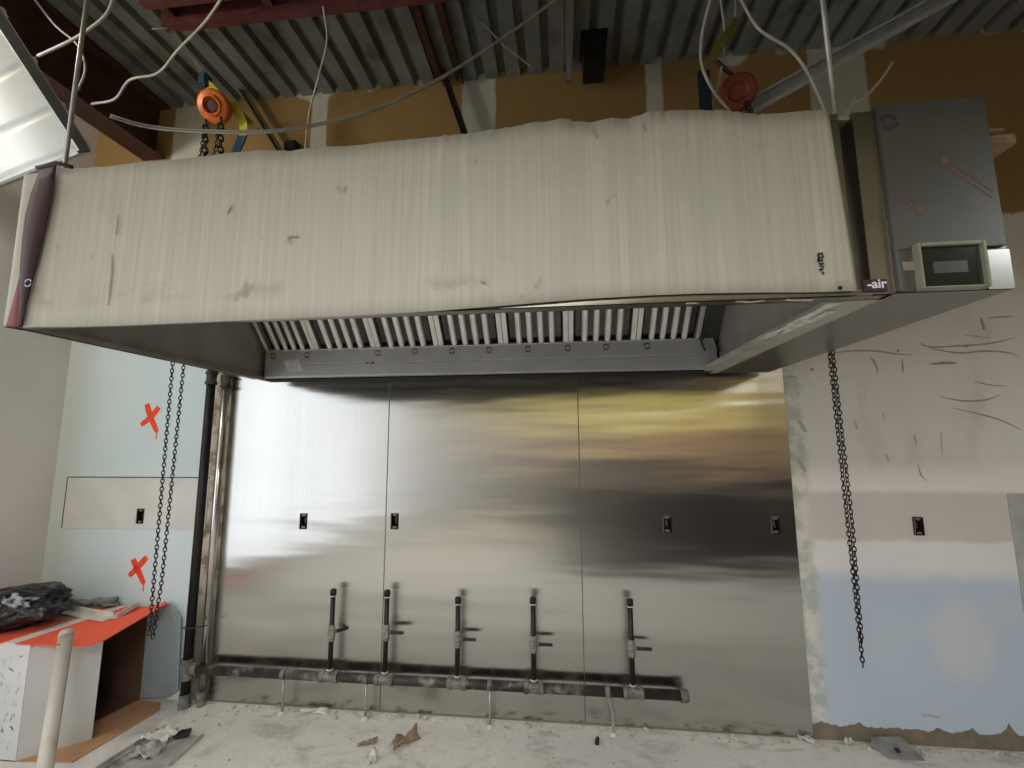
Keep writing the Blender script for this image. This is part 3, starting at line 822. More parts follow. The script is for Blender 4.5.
for i in range(NX + 1):
    s_ = i / NX
    xt, xb = 55 + (828 - 55) * s_, 22 + (858 - 22) * s_
    pt, pb_ = at(xt, interp(top_px, xt), CY), at(xb, interp(bot_px, xb), CY - .006)
    jag = noise.noise(Vector((s_ * 70, 3, 1))) * .004 + noise.noise(Vector((s_ * 150, 0, 5))) * .006
    pt.z += jag * (1 if .5 < s_ < .95 else .4)
    col_ = []
    for k in range(NZ + 1):
        v_ = k / NZ; p = pt.lerp(pb_, v_)
        p.y = CY - .004 * v_ + .0022 * noise.noise(Vector((p.x * 3, p.z * 4, 2)))
        col_.append(p)
    grid.append(col_)
def grid_solid(mb, grid, off):
    F_ = [[mb.bm.verts.new(p) for p in c] for c in grid]; B_ = [[mb.bm.verts.new(p + off) for p in c] for c in grid]
    n, k_ = len(grid), len(grid[0])
    for i in range(n - 1):
        for k in range(k_ - 1):
            f = mb.bm.faces.new((F_[i][k], F_[i][k + 1], F_[i + 1][k + 1], F_[i + 1][k])); f.smooth = True
            mb.bm.faces.new((B_[i][k], B_[i + 1][k], B_[i + 1][k + 1], B_[i][k + 1]))
    for i in range(n - 1):
        mb.bm.faces.new((F_[i][0], F_[i + 1][0], B_[i + 1][0], B_[i][0])); mb.bm.faces.new((F_[i][-1], B_[i][-1], B_[i + 1][-1], F_[i + 1][-1]))
    for k in range(k_ - 1):
        mb.bm.faces.new((F_[0][k], B_[0][k], B_[0][k + 1], F_[0][k + 1])); mb.bm.faces.new((F_[-1][k], F_[-1][k + 1], B_[-1][k + 1], B_[-1][k]))
    return mb
grid_solid(mb, grid, Vector((0, .004, 0)))
board = tag(mb.build('cardboard_sheet', 'cardboard', recalc=True), 'long white cardboard sheet with ragged top covering the hood front', 'cardboard')
# handwriting and creases on it
def oncard(x_, y_): return at(x_, y_, CY - .0075)
mb = MB()
for st in ([(818, 254), (822, 253), (823, 257), (819, 258), (818, 254)], [(818, 261), (823, 260)], [(819, 264), (824, 263), (820, 266), (824, 267)], [(819, 270), (823, 269)], [(824, 274), (822, 272)], [(819, 257), (818, 262)]):
    mb.ribbon([oncard(*q) for q in st], .0055, (0, -1, 0), .0008)
mb.build('handwriting', 'ink', board)
mb = MB()
for st, w in (([(291, 244), (288, 240), (290, 236), (299, 237)], .008), ([(112, 254), (111, 275), (108, 305)], .007), ([(118, 215), (116, 235)], .005), ([(480, 281), (486, 283)], .008), ([(590, 125), (595, 132), (598, 139)], .008), ([(643, 122), (646, 132)], .006), ([(232, 205), (227, 214)], .006)):
    mb.ribbon(smooth_path([oncard(*q) for q in st], 4), w, (0, -1, 0), .001, True)
mb.build('crease', mat('crease_shade', (142, 134, 118), .85), board)
q = oncard(840, 288); mb = MB().lathe(q, (0, -1, 0), [(0, .006), (.003, .005)], 10); mb.build('screw', 'dark', board)
# narrow strip of board around the left corner
mb = MB(); g2 = []
for i in range(7):
    s_ = i / 6; xt, xb = 24 + 18 * s_, 4 + 17 * s_
    a, b = at(xt, 175 - 3 * s_, CY), at(xb, 326 - .5 * s_, CY)
    g2.append([a.lerp(b, k / 8) for k in range(9)])
grid_solid(mb, g2, Vector((0, .004, 0)))
tag(mb.build('cardboard_strip', 'cardboard'), 'narrow white cardboard strip on the hood left corner, outside the maroon strap', 'cardboard')
# ratchet strap round the corner
mb = MB()
L_ = [(40, 168), (30, 195), (25, 215), (22, 240), (20, 262), (19, 285), (19, 305), (17, 326)]
R_ = [(56, 163), (52, 195), (47, 218), (42, 240), (37, 262), (31, 285), (26, 305), (21, 326)]
gs = []
for k in range(15):
    t_ = k / 14 * 7; i = min(6, int(t_)); f_ = t_ - i
    l = Vector(L_[i]).lerp(Vector(L_[i + 1]), f_); r = Vector(R_[i]).lerp(Vector(R_[i + 1]), f_)
    gs.append([at(*(l.lerp(r, j / 4)), CY - .016 - .012 * math.sin(PI * j / 4) * math.sin(PI * k / 14)) for j in range(5)])
grid_solid(mb, gs, Vector((0, .003, 0)))
strap = tag(mb.build('lashing_strap', 'strap', smooth=True), 'dark maroon lashing strap folded down the hood front left corner', 'strap')
mb = MB(); gs = []
for k in range(6):
    t_ = k / 5
    l = Vector((19, 278)).lerp(Vector((6, 326)), t_); r = Vector((20, 280)).lerp(Vector((18, 327)), t_)
    gs.append([at(*(l.lerp(r, j / 2)), CY - .014) for j in range(3)])
grid_solid(mb, gs, Vector((0, .003, 0))); mb.build('strap_tail', mat('lit_webbing', (112, 56, 62), .75), strap)  # lit end of the maroon strap, the light painted in as pink
mb = MB(); q = [at(37, 168, CY - .03), at(57, 163, CY - .03), at(72, 167, CY - .02)]
mb.tube(q, .007, 8); mb.build('strap_hook', 'strap', strap)
mb = MB(); q = at(28, 283, CY - .035); logo(mb, q, .012, (0, -1, 0), .004); mb.build('buckle', 'bag_grey', strap)
mb = MB(); q0, q1 = at(14, 327, HF - .02), atz(255, 379, HZ0 - .006)
mb.ribbon([q0 + (q1 - q0) * k / 8 for k in range(9)], .009, (0, 0, -1), .003); mb.build('strap_run', 'strap', strap)

# ------------------------------------------------------------------ rods, wires, stud above
def rod(px0, px1, Y, r, name, label, cat, material='rod', zb=HZ1 + .001):
    a, b = at(*px0, Y), at(*px1, Y); x_ = (a.x + b.x) / 2
    mb = MB().tube([(x_, Y, zb), (x_, Y, ZT + .005)], r, 10)
    o = mb.build(name, material); tag(o, label, cat, 'threaded hanger rods of the hood')
    mb = MB(); mb.lathe((x_, Y, zb + .0), (0, 0, 1), [(0, r * .9), (0, r * 2.4), (.012, r * 2.4), (.012, r * .9)], 6); mb.build('nut', 'fitting', o)
    mb = MB(); mb.box((x_ - .02, Y - .02, ZT - .008), (x_ + .02, Y + .02, ZT + .0)); mb.build('anchor_plate', 'fitting', o)
rod((65, 165), (87, 0), -1.46, .0075, 'hanger_rod', 'threaded hanger rod above the maroon strap at the left end', 'rod')
rod((837, 105), (820, 0), -1.40, .0085, 'hanger_rod', 'threaded hanger rod beside the utility cabinet, crossing the metal stud', 'rod', zb=HZ1 + .01)
def drop_(x_, y_, Y):
    p = at(x_, y_, Y); p.z = HZ1 + .016; return p
def cable(px, label, r=.006, material='wire', twin=None):
    pts = smooth_path([q_ if isinstance(q_, Vector) else at(*q_) for q_ in px], 7)
    mb = MB().tube(pts, r, 7)
    if twin: mb.tube([p + Vector(twin) for p in pts], r, 7)
    o = mb.build('cable', material, smooth=True); tag(o, label, 'cable', 'loose cables hanging below the deck')
    o2 = MB(); d = (pts[-1] - pts[-2]).normalized(); o2.tube([pts[-1], pts[-1] + d * .012], r * .6, 6); o2.build('copper_end', 'maroon', o)
cable([(226, -8, -.9), (205, 22, -.8), (178, 50, -.7), (158, 73, -.65), (130, 80, -.6), (115, 99, -.6), (92, 104, -.6)], 'white cable with bends left of the joist end, pointing at the beam', .007)
cable([(110, 117, -.95), (140, 126, -.95), (180, 131, -.95), (260, 133, -.95), (320, 125, -.9), (380, 108, -.85), (430, 85, -.8), (470, 61, -.75), (520, 27, -.7), (562, -4, -.7)], 'long paired cable swooping above the cardboard from left to top centre', .005, 'wire_mid', (.0, .004, .015))
cable([(323, 6, -.78), (327, 40, -.7), (319, 75, -.65), (310, 110, -.6), (305, 150, -.6)], 'single thin cable dropping from the maroon joist behind the cardboard', .005)
cable([(32, -4, -1.0), (55, 25, -.95), (75, 42, -.9), (83, 56, -.9), (85, 72, -.9), (78, 90, -.9)], 'white cable curling downward left, crossing another cable behind the rod', .006)
cable([(115, -6, -1.0), (108, 12, -1.0), (95, 25, -1.0), (72, 40, -1.0), (38, 56, -1.0)], 'short white cable crossing the hanger rod at upper left', .0075)
cable([(456, -4, -.5), (480, 20, -.5), (503, 44, -.5), (520, 58, -.5), (536, 70, -.5)], 'thin grey cable slanting down to the right at top centre', .006, 'wire_dark')
cable([(712, -6, -.8), (702, 35, -.75), (702, 65, -.7), (714, 92, -.65), (731, 113, -.6)], 'white cable drooping left of the right hoist', .008)
cable([(720, -6, -.62), (725, 40, -.62), (719, 80, -.62), (711, 108, -.62)], 'thin cable in front of the yellow strap of right hoist', .006)
cable([(738, -6, -.9), (758, 28, -.9), (788, 48, -.9), (805, 68, -.9), (816, 90, -.9), (824, 108, -.9), (829, 122, -.9), drop_(832, 135, -.9)], 'long white cable arching right from the right hoist to the hood', .007)
cable([Vector((2.10, -.7, 2.565)), Vector((2.11, -.7, 2.60)), (851, 107, -.7), (853, 103, -.7), (866, 96, -.7), (880, 81, -.7), (893, 62, -.7)], 'short bent cable stub standing above the utility cabinet', .006)
cable([(23, 18, -.8), (18, 38, -.8)], 'short dark cable stub at the far top left', .006, 'wire_dark')
# metal stud lying across
a, b = at(757, 105, -.45), at(945, 0, -.45); d = (b - a); a2 = a - d * .06; b2 = a + d * 1.08
d.normalize(); up_ = Vector((-d.z, 0, d.x))
mb = MB(); c_ = (a2 + b2) / 2; hl = (b2 - a2).length / 2
mb.obox(c_, d * hl, Vector((0, .001, 0)), up_ * .036)
for s_ in (-1, 1):
    mb.obox(c_ + up_ * .036 * s_ + Vector((0, -.022, 0)), d * hl, Vector((0, .022, 0)), up_ * .0012)
    mb.obox(c_ + up_ * (.036 - .006) * s_ + Vector((0, -.044, 0)), d * hl, Vector((0, .001, 0)), up_ * .006)
tag(mb.build('metal_stud', mat('stud_zinc', (196, 200, 200), .45, .25, .1, 12)), 'galvanised metal stud slanting up at the top right', 'metal stud')
# scraps of board beside the cabinet
c_ = at(993, 112, -1.25)
mb = MB().box((2.12, -1.31, HZ1 + .009), (c_.x, -1.20, HZ1 + .045), .003)
mb.box((2.16, -1.33, HZ1 + .046), (c_.x - .05, -1.24, HZ1 + .054), .001)
tag(mb.build('board_offcut', 'scrap_tan'), 'pale board offcut lying on the utility cabinet, sticking out at right', 'offcut')

# ------------------------------------------------------------------ white ribbed panel, upper left
P1 = at(83, 150, -1.1); e1 = Vector((-.966, .26, 0)).normalized(); hz = Vector((.26, .966, 0)).normalized()
n_ = ray(83, 150).cross(ray(0, 22)); kz = -(n_.dot(hz)) / n_.z
e2 = (hz + Vector((0, 0, kz))).normalized()
if e2.z < 0: e2 = -e2
d_ = ray(0, 22); A_ = Matrix((e2, -d_, e1)).transposed(); sol = A_.inverted() @ (CAM - P1)
LEN2 = sol[0] * 1.12; LEN1 = min(1.15, (P1.x - XL - .06) / .966); nn = e1.cross(e2)
if nn.dot(CAM - P1) < 0: nn = -nn
wp = empty('ribbed_panel', P1, 'white ribbed metal panel hanging tilted at the upper left', 'metal panel')
mb = MB(); npf = 60; rows = []
for i in range(npf + 1):
    s_ = i / npf; v_ = s_ * LEN2; h_ = .012 * (1 if (v_ % .17) > .03 else (0 if (v_ % .17) > .012 else .4))
    rows.append([P1 + e2 * v_ + nn * (h_ - .02), P1 + e2 * v_ + e1 * LEN1 + nn * (h_ - .02)])
grid_solid(mb, rows, -nn * .03); mb.build('ribbed_sheet', 'white_metal', wp)
mb = MB(); mb.obox(P1 + e2 * LEN2 / 2 + e1 * -.006, e2 * LEN2 / 2, e1 * .006, nn * .024).obox(P1 + e1 * LEN1 / 2 - e2 * .006, e1 * LEN1 / 2, e2 * .006, nn * .03); mb.build('edge_trim', 'galv', wp)
# hanging wires carry the panel
mb = MB()
for v_, u_ in ((.25, LEN1 * .6), (LEN2 * .85, LEN1 * .8), (.15, LEN1 * .95)):
    q = P1 + e2 * v_ + e1 * u_ - nn * .03
    mb.tube([q, (q.x, q.y, ZT + .005)], .003, 6)
mb.build('hanging_wire', 'rod', wp)

# ------------------------------------------------------------------ chain hoists
def chain_mb(mb, pts, L=.021, r=.0027, w=.0075):
    """oval links threaded alternately along a polyline"""
    pts = [Vector(p) for p in pts]; acc = 0; seg = []
    for a, b in zip(pts, pts[1:]): seg.append((a, b, (b - a).length))
    tot = sum(s_[2] for s_ in seg); n = int(tot / L)
    for i in range(n):
        t_ = (i + .5) * tot / n; 
        for a, b, l in seg:
            if t_ <= l: break
            t_ -= l
        d = (b - a).normalized(); c = a + d * min(t_, l)
        s_ = d.cross(Vector((0, 1, 0))).normalized(); u = s_.cross(d)
        ang = (PI / 4 if i % 2 else -PI / 4) + .3 * math.sin(i * .7)
        sd = s_ * math.cos(ang) + u * math.sin(ang); nr = d.cross(sd)
        hl = L * .68; ring_ = []
        for k in range(10):
            th = 2 * PI * k / 10
            cc = d * (hl * math.sin(th)) + sd * (w * math.cos(th))
            out = (d * math.sin(th) + sd * math.cos(th)).normalized()
            ring_.append([mb.bm.verts.new(c + cc + (out * math.cos(q) + nr * math.sin(q)) * r) for q in (0, PI / 2, PI, 3 * PI / 2)])
        for k in range(10):
            A, B = ring_[k], ring_[(k + 1) % 10]
            for j in range(4): mb.bm.faces.new((A[j], A[(j + 1) % 4], B[(j + 1) % 4], B[j]))
    return mb
hc = at(213, 106, -.6)
h1 = empty('chain_hoist', hc, 'orange chain hoist at upper left with two chain strands below the hood', 'chain hoist', 'chain hoists lifting the hood')
ax = Vector((.10, -.80, -.42)).normalized()
mb = MB(); mb.lathe(hc - ax * .045, ax, [(0, .02), (0, .088), (.02, .092), (.05, .092), (.056, .082), (.06, .06), (.072, .056), (.074, .046), (.045, .034), (.044, .01)], 28); mb.build('hand_wheel_cover', 'orange', h1)
mb = MB(); mb.lathe(hc + ax * .0, ax, [(0, .0), (0, .032), (.012, .03), (.014, .01)], 16); mb.build('wheel_hub', 'maroon_dark', h1)
mb = MB(); mb.lathe(hc - ax * .09, ax, [(0, .02), (0, .06), (.04, .062), (.044, .03)], 20); mb.build('gear_case', 'black', h1)
hk = at(205, 82, -.6)
mb = MB(); mb.box((hk.x - .028, -.63, hk.z - .04), (hk.x + .03, -.57, hk.z + .045), .01); mb.build('hook_block', 'blue_strap', h1)
mb = MB(); mb.tube(smooth_path([(hk.x, -.6, hk.z - .03), (hk.x + .02, -.6, hk.z - .07), (hc.x, -.6, hc.z + .06)], 4), .010, 8); mb.build('hook', 'angle_dark', h1)
mb = MB(); q = at(170, 28, -.72); mb.tube([(hk.x, -.6, hk.z + .03), (q.x, -.72, q.z), (q.x - .05, -.78, 3.96)], .004, 6).tube([(hk.x + .012, -.6, hk.z + .03), (q.x + .012, -.72, q.z), (q.x - .038, -.78, 3.96)], .004, 6); mb.build('sling_wire', 'rod', h1)
mb = MB(); mb.ribbon([at(205, 78, -.605), at(214, 88, -.605), at(221, 95, -.605)], .022, (0, -1, .2), .004); mb.ribbon([at(208, 88, -.635), at(212, 95, -.635)], .03, (0, -1, .2), .004); mb.build('yellow_tag', 'yellow_strap', h1)
xs_ = [at(172, 366, -.62), at(152, 600, -.62), at(147, 640, -.62)]; xe = [at(184, 366, -.58), at(160, 600, -.58), at(149, 645, -.58)]
cA = at(205, 125, -.62); cB = at(219, 125, -.58)
zb_ = min(xs_[2].z, .62)
mb = MB(); chain_mb(mb, [cA, (xs_[0].x, -.62, 2.3), (xs_[1].x, -.62, .9), (xs_[2].x + .0, -.61, zb_ + .02)]); mb.build('hand_chain', 'chain', h1)
mb = MB(); chain_mb(mb, [cB, (xe[0].x, -.58, 2.3), (xe[1].x, -.58, .9), (xs_[2].x + .012, -.60, zb_)]); mb.build('hand_chain', 'chain', h1)
mb = MB(); chain_mb(mb, [at(206, 120, -.57), at(204, 170, -.57)], .034, .006, .014); mb.build('load_chain', 'chain', h1)
mb = MB(); chain_mb(mb, [at(221, 118, -.62), at(220, 170, -.62)], .034, .006, .014); mb.build('load_chain', 'chain', h1)
# strap laid over it
mb = MB(); mb.ribbon(smooth_path([at(224, 98, -.5), at(233, 106, -.5), at(241, 117, -.5), at(244, 128, -.5), at(243, 136, -.5)], 4), .05, (0, -1, .1), .006)
ys = tag(mb.build('sling_strap', 'yellow_strap'), 'yellow and blue sling strap dangling right of the orange hoist', 'strap')
mb = MB(); mb.ribbon(smooth_path([at(244, 133, -.495), at(241, 142, -.495), at(236, 153, -.495), at(233, 162, -.495)], 4), .055, (0, -1, .1), .01); mb.build('strap_end', 'blue_strap', ys)
mb = MB(); mb.ribbon(smooth_path([at(236, 108, -.48), at(246, 118, -.48), at(258, 130, -.48)], 4), .03, (0, -1, .1), .006); mb.build('strap_fold', 'olive', ys)
mb = MB(); mb.tube([at(224, 98, -.5), at(214, 88, -.55), hk + Vector((0.01, .0, .02))], .007, 6); mb.build('strap_loop', 'angle_dark', ys)

hr = at(738, 92, -.6)
h2 = empty('chain_hoist', hr, 'shadowed red-brown chain hoist at upper right, long single chain down the drywall', 'chain hoist', 'chain hoists lifting the hood')
ax2 = Vector((-.35, -.8, -.4)).normalized()
mb = MB(); mb.lathe(hr - ax2 * .05, ax2, [(0, .02), (0, .085), (.02, .09), (.05, .09), (.056, .08), (.06, .05), (.05, .034), (.05, .01)], 26); mb.build('hand_wheel_cover', mat('red_brown_hoist', (120, 52, 32), .5, .2), h2)
mb = MB(); mb.lathe(hr - ax2 * .10, ax2, [(0, .02), (0, .065), (.05, .066), (.054, .03)], 20); mb.build('gear_case', 'black', h2)
mb = MB(); q = at(720, 45, -.6); mb.ribbon(smooth_path([at(736, 20, -.64), at(730, 32, -.64), at(718, 48, -.64), at(712, 60, -.64)], 4), [.03] * 4 + [.05] * 5 + [.045] * 4, (0, -1, .1), .012); mb.build('yellow_strap', 'olive', h2)
mb = MB(); mb.tube([at(736, 22, -.63), (at(738, 5, -.6).x, -.6, ZT + .005)], .006, 6); mb.build('sling_wire', 'rod', h2)
mb = MB(); mb.tube([at(713, 58, -.63), hr + Vector((0, 0, .07))], .01, 8); mb.build('hook', 'angle_dark', h2)
mb = MB(); mb.ribbon(smooth_path([at(703, 72, -.64), at(704, 90, -.64), at(706, 116, -.64)], 4), .06, (0, -1, 0), .012); mb.build('strap_end', mat('dark_blue_strap', (26, 40, 52), .6), h2)
tA = at(828, 345, -.5)
ce = at(863, 667, -.5); cx_ = tA.x
mb = MB(); chain_mb(mb, [hr + Vector((.03, 0, -.06)), (2.20, -.55, 2.62), (CX1 + .012, -.5, 2.60), (cx_ - .0, -.5, 2.3), (ce.x, -.5, ce.z)])
chain_mb(mb, [hr + Vector((.05, 0, -.06)), (2.21, -.56, 2.64), (CX1 + .020, -.505, 2.60), (cx_ + .013, -.505, 2.3), (ce.x + .012, -.505, 1.2), (ce.x + .003, -.502, ce.z + .10)]); mb.build('hand_chain', 'chain', h2)

# ------------------------------------------------------------------ big cardboard box with open side
def box_top_mat():
    M = NT('orange_printed_box_top'); co = M.co(); x_, y_, z_ = M.xyz(co)
    n = M.noise(M.scaled(co, (18, 3, 1), (0, 0, 0), (0, 0, .25)), 1, 4, .6)
    u = M.math('ADD', x_, M.math('MULTIPLY', y_, -.12))
    w1 = M.math('MULTIPLY', M.step(u, -1.79, -1.775), M.step(u, -1.70, -1.715))
    w2 = M.math('MULTIPLY', M.step(n, .46, .60), .8)
    col = M.mix(w2, lin(236, 92, 62), lin(150, 116, 104))
    col = M.mix(M.step(u, -1.64, -1.60), col, M.mix(M.math('MULTIPLY', M.step(n, .66, .74), .5), lin(238, 92, 62), lin(200, 140, 120)))
    col = M.mix(w1, col, lin(222, 206, 196)); M.set(col, .65); return M.m
M_['box_top'] = box_top_mat()
fx, fy, bxx, byy, H = -1.68, -.60, -1.56, -.035, .553
lx = XL + .03; bt = .006
cb = empty('cardboard_box', (-2.0, -.32, 0), 'big orange-topped cardboard box lying open-sided in the left corner', 'cardboard box')
def V3(x_, y_, z_): return Vector((x_, y_, z_))
mb = MB(); mb.plate([V3(lx, fy, .006), V3(fx, fy, .006), V3(fx, fy, H), V3(lx, fy, H)], -bt); side = mb.build('front_side', 'box_white', cb)
mb = MB(); mb.plate([V3(lx, fy + bt, H), V3(fx, fy + bt, H), V3(bxx, byy, H), V3(lx, byy, H)], bt); mb.build('top', 'box_top', cb)
mb = MB(); mb.plate([V3(lx, byy, 0.006), V3(bxx, byy, .006), V3(bxx, byy, H), V3(lx, byy, H)], bt).plate([V3(lx, fy, .001), V3(fx, fy, .001), V3(bxx, byy, .001), V3(lx, byy, .001)], .005).plate([V3(lx, fy + .006, .006), V3(lx, byy, .006), V3(lx, byy, H), V3(lx, fy + .006, H)], -bt); mb.build('inner_walls', 'kraft_in', cb)
mb = MB(); mb.plate([V3(fx + .002, fy, H + .001), V3(-1.385, -.575, .550), V3(-1.352, -.50, .553), V3(-1.405, -.06, .592), V3(-1.44, -.035, .592), V3(bxx + .002, byy, H + .003)], bt * .8); mb.build('top_flap', 'box_top', cb)
mb = MB(); mb.plate([V3(fx + .002, fy + .002, .004), V3(-1.468, -.406, .006), V3(-1.462, -.406, .536), V3(fx + .002, fy + .002, H - .004)], bt * .8); mb.build('near_flap', 'box_grey', cb)
mb = MB(); q = [at(138, 616, -.03), at(170, 602, -.03), at(181, 618, -.03), at(178, 690, -.03), at(166, 697, -.03), at(138, 706, -.03)]
for v in q: v.z = min(max(v.z, .008), .585)
mb.plate(q, bt * .8); mb.build('far_flap', 'box_blue', cb)
mb = MB(); mb.plate([V3(fx, fy, .001), V3(-1.383, -.577, .001), V3(-1.335, -.12, .001), V3(-1.40, -.05, .001), V3(bxx, byy, .001)], .005); mb.build('bottom_flap', 'kraft', cb)
mb = MB(); random.seed(4)
def printrow(pts):
    for x_, z_, w_, h_ in pts: mb.obox((x_, fy - .0022, z_), (w_ / 2, 0, 0), (0, .0006, 0), (0, 0, h_ / 2))
mb.bm.free(); mb = None
for r_ in range(7):
    for k in range(3):
        x_, z_ = fx - .045 - k * .05, .08 + r_ * .066 + random.uniform(-.012, .012); mb = MB()
        pts_ = [V3(x_ + random.uniform(-.016, .016), fy - .0004, z_ + random.uniform(-.022, .022)) for j in range(4)]
        mb.ribbon(smooth_path(pts_, 3), random.uniform(.004, .007), (0, -1, 0), .0004); mb.build('printed_mark', 'grey_ink', side)


# white angle offcuts lying on the box
def on_top(x_, y_, z=H + .007): return atz(x_, y_, z)
mb = MB(); a, b = on_top(56, 608, H + .012), on_top(110, 619, H + .012)
a.x = max(a.x, lx + .1); a.y = min(a.y, -.14)
mb.bar(a, b, .075, .006).bar(a + V3(0, .022, .014), b + V3(0, .022, .014), .004, .03)
tag(mb.build('trim_offcut', 'scrap_white'), 'longer white trim offcut across the orange box top', 'offcut')
mb = MB(); a, b = on_top(113, 618, H + .02), on_top(136, 605, H + .02)
b.y = min(b.y, -.05)
mb.bar(a, b, .05, .006).bar(a + V3(.022, 0, .012), b + V3(.022, 0, .012), .004, .024)
tag(mb.build('trim_offcut', 'scrap_white'), 'short white trim offcut meeting the longer one on the orange box', 'offcut')

# black bag on the box
def blob(mb, c, r, seed, sub=4, amp=.28, freq=2.6, flat=None):
    g = bmesh.ops.create_icosphere(mb.bm, subdivisions=sub, radius=1)['verts']
    for v in g:
        n = v.co.normalized()
        w_ = n + .35 * Vector((noise.noise(n * 2 + Vector((seed, 0, 0))), noise.noise(n * 2 + Vector((0, seed, 0))), noise.noise(n * 2 + Vector((0, 0, seed)))))
        f = 1 + amp * noise.noise(n * freq + Vector((seed, 0, 0))) - amp * .55 * (1 - abs(noise.noise(w_ * freq * 2.2 + Vector((0, seed, 0))))) ** 3 + amp * .25 * (1 - abs(noise.noise(w_ * freq * 4.5 + Vector((0, 0, seed))))) ** 2
        v.co = Vector((n.x * r[0], n.y * r[1], n.z * r[2])) * f + Vector(c)
        if flat is not None and v.co.z < flat: v.co.z = flat + .001
    return mb
bc = V3(-2.06, -.36, H + .11)
mb = MB(); blob(mb, bc, (.25, .20, .12), 2.3, 5, .30, 1.5, H + .008)
for v in mb.bm.verts: v.co.x = max(v.co.x, XL + .01); v.co.y = min(v.co.y, -.02)
bag = tag(mb.build('rubbish_bag', 'bag', smooth=True), 'crumpled black plastic bag on the orange box at far left', 'bag')
mb = MB(); blob(mb, bc + V3(.03, -.10, .055), (.13, .07, .05), 5.1, 4, .5, 3.2); 
for v in mb.bm.verts: v.co.x = max(v.co.x, XL + .01)
mb.build('grey_wrap', 'bag_grey', bag, True)
mb = MB()
for k in range(9):
    x_ = -2.2 + random.random() * .42; y_ = -.045 - random.random() * .06; w_ = .03 + random.random() * .07
    an = random.random() * 3
    mb.obox((x_, y_, H + .012 + .01 * (k % 4)), (w_ * math.cos(an), w_ * math.sin(an) * .4, .004), (-.03 * math.sin(an), .03 * math.cos(an), .003), (0, 0, .005))
tag(mb.build('plaster_scraps', 'scrap_grey'), 'heap of grey dusty board scraps behind the black bag on the box', 'scraps', kind='stuff')

# leaning white plastic pipe
pt = at(66, 636, -.66); pb_ = at(40, 800, -.98); dd = (pb_ - pt); pb_ = pt + dd * ((pt.z - .0) / -dd.z)
mb = MB(); ax_ = (pt - pb_).normalized(); Lp = (pt - pb_).length
pv = MB(); pv.tube([pb_ + V3(0, 0, .002), pt], .029, 24); pipe = tag(pv.build('plastic_pipe', 'pvc', smooth=False), 'dusty white plastic pipe leaning upright before the cardboard box', 'pipe')
mb = MB(); mb.lathe(pt - ax_ * .004, ax_, [(0, .0292), (.002, .0305), (.022, .030), (.030, .025), (.034, .012), (.035, .001)], 24); mb.build('pipe_end', 'pvc', pipe, True)
hq = at(56, 645, -.70); mb = MB(); q = pt - ax_ * .04; sd = (CAM - q).normalized(); l_ = sd.cross(ax_).normalized()
mb.lathe(q + (-.7 * l_ * -1 + .7 * sd).normalized() * .0275, (-.7 * l_ * -1 + .7 * sd), [(0, .006), (.003, .006)], 10); mb.build('screw', 'lever', pipe)
mb = MB(); mb.lathe(pt - ax_ * (Lp * .80), ax_, [(0, .0291), (.001, .0300), (.006, .0300), (.007, .0291)], 24); mb.build('joint_ring', 'pvc', pipe)

# ------------------------------------------------------------------ floor litter
def crumple(pts_fn, n, m_): pass
# bent metal track with paper in it, bottom left
a0, a1 = atz(95, 772, .0), atz(158, 732, .0); b0_, b1_ = atz(168, 768, 0), atz(203, 737, 0)
tray = empty('metal_tray', (a0 + b1_) / 2, 'flattened grey metal tray with torn paper on the floor, bottom left', 'metal scrap')
mb = MB(); mb.plate([a0 + V3(0, 0, .002), b0_ + V3(0, 0, .002), b1_ + V3(0, 0, .002), a1 + V3(0, 0, .002)], .002)
mb.bar(a0 + V3(0, 0, .012), a1 + V3(0, 0, .012), .006, .022).bar(b0_ + V3(0, 0, .010), b1_ + V3(0, 0, .010), .006, .02).bar(a0 + V3(.03, 0, .006), a1 + V3(.03, 0, .006), .005, .01)
mb.build('tray_body', mat('tray_zinc', (172, 170, 164), .5, .2, .2, 12, .2, dirt=(112, 108, 100)), tray)
def paper(mb, c, w, d, h, seed, n=7):
    g = [[Vector(c) + V3((i / n - .5) * w, (k / n - .5) * d, h * abs(noise.noise(V3(i * .55 + seed, k * .6, seed))) * 2 + .004) for k in range(n + 1)] for i in range(n + 1)]
    return grid_solid(mb, g, V3(0, 0, -.002))
mb = MB(); paper(mb, atz(160, 739, .0), .16, .09, .05, 3.1); mb.build('torn_paper', 'scrap_white', tray)
mb = MB(); paper(mb, atz(146, 756, .0), .13, .10, .04, 8.7); mb.build('torn_paper', mat('grey_paper', (176, 174, 168), .8, 0, .15, 14, .2), tray)
mb = MB(); q = atz(183, 738, .0); mb.obox(q + V3(0, 0, .022), (.03, .006, .006), (-.004, .02, 0), (0, 0, .012)).obox(q + V3(-.022, -.01, .026), (.012, .002, .010), (0, .018, 0), (0, 0, .004)); mb.build('bracket', 'outlet', tray)
def scrap(kind, px, w, d, h, seed, material, label, cat, group=None, rot=0.0):
    p = atz(px[0], px[1], 0); mb = MB()
    paper(mb, (0, 0, 0), w, d, h, seed, 6)
    for v in mb.bm.verts:
        r_ = noise.noise(v.co * 30 + V3(seed, 0, 0)) * .25
        v.co.x *= 1 + r_; v.co.y *= 1 + r_
        v.co.z = max(v.co.z, .001)
        v.co = Matrix.Rotation(rot, 3, 'Z') @ v.co + V3(p.x, min(p.y, -.03), 0)
    o = mb.build(kind, material, smooth=False); return tag(o, label, cat, group)
scrap('paper_scrap', (405, 744), .15, .05, .05, 1.2, 'scrap_tan', 'twisted brown paper scrap on the floor below the middle seam', 'paper scrap', 'torn scraps on the floor', .9)
scrap('paper_scrap', (367, 745), .10, .03, .02, 4.2, 'scrap_tan', 'small tan paper strip left of the twisted brown scrap', 'paper scrap', 'torn scraps on the floor', .5)
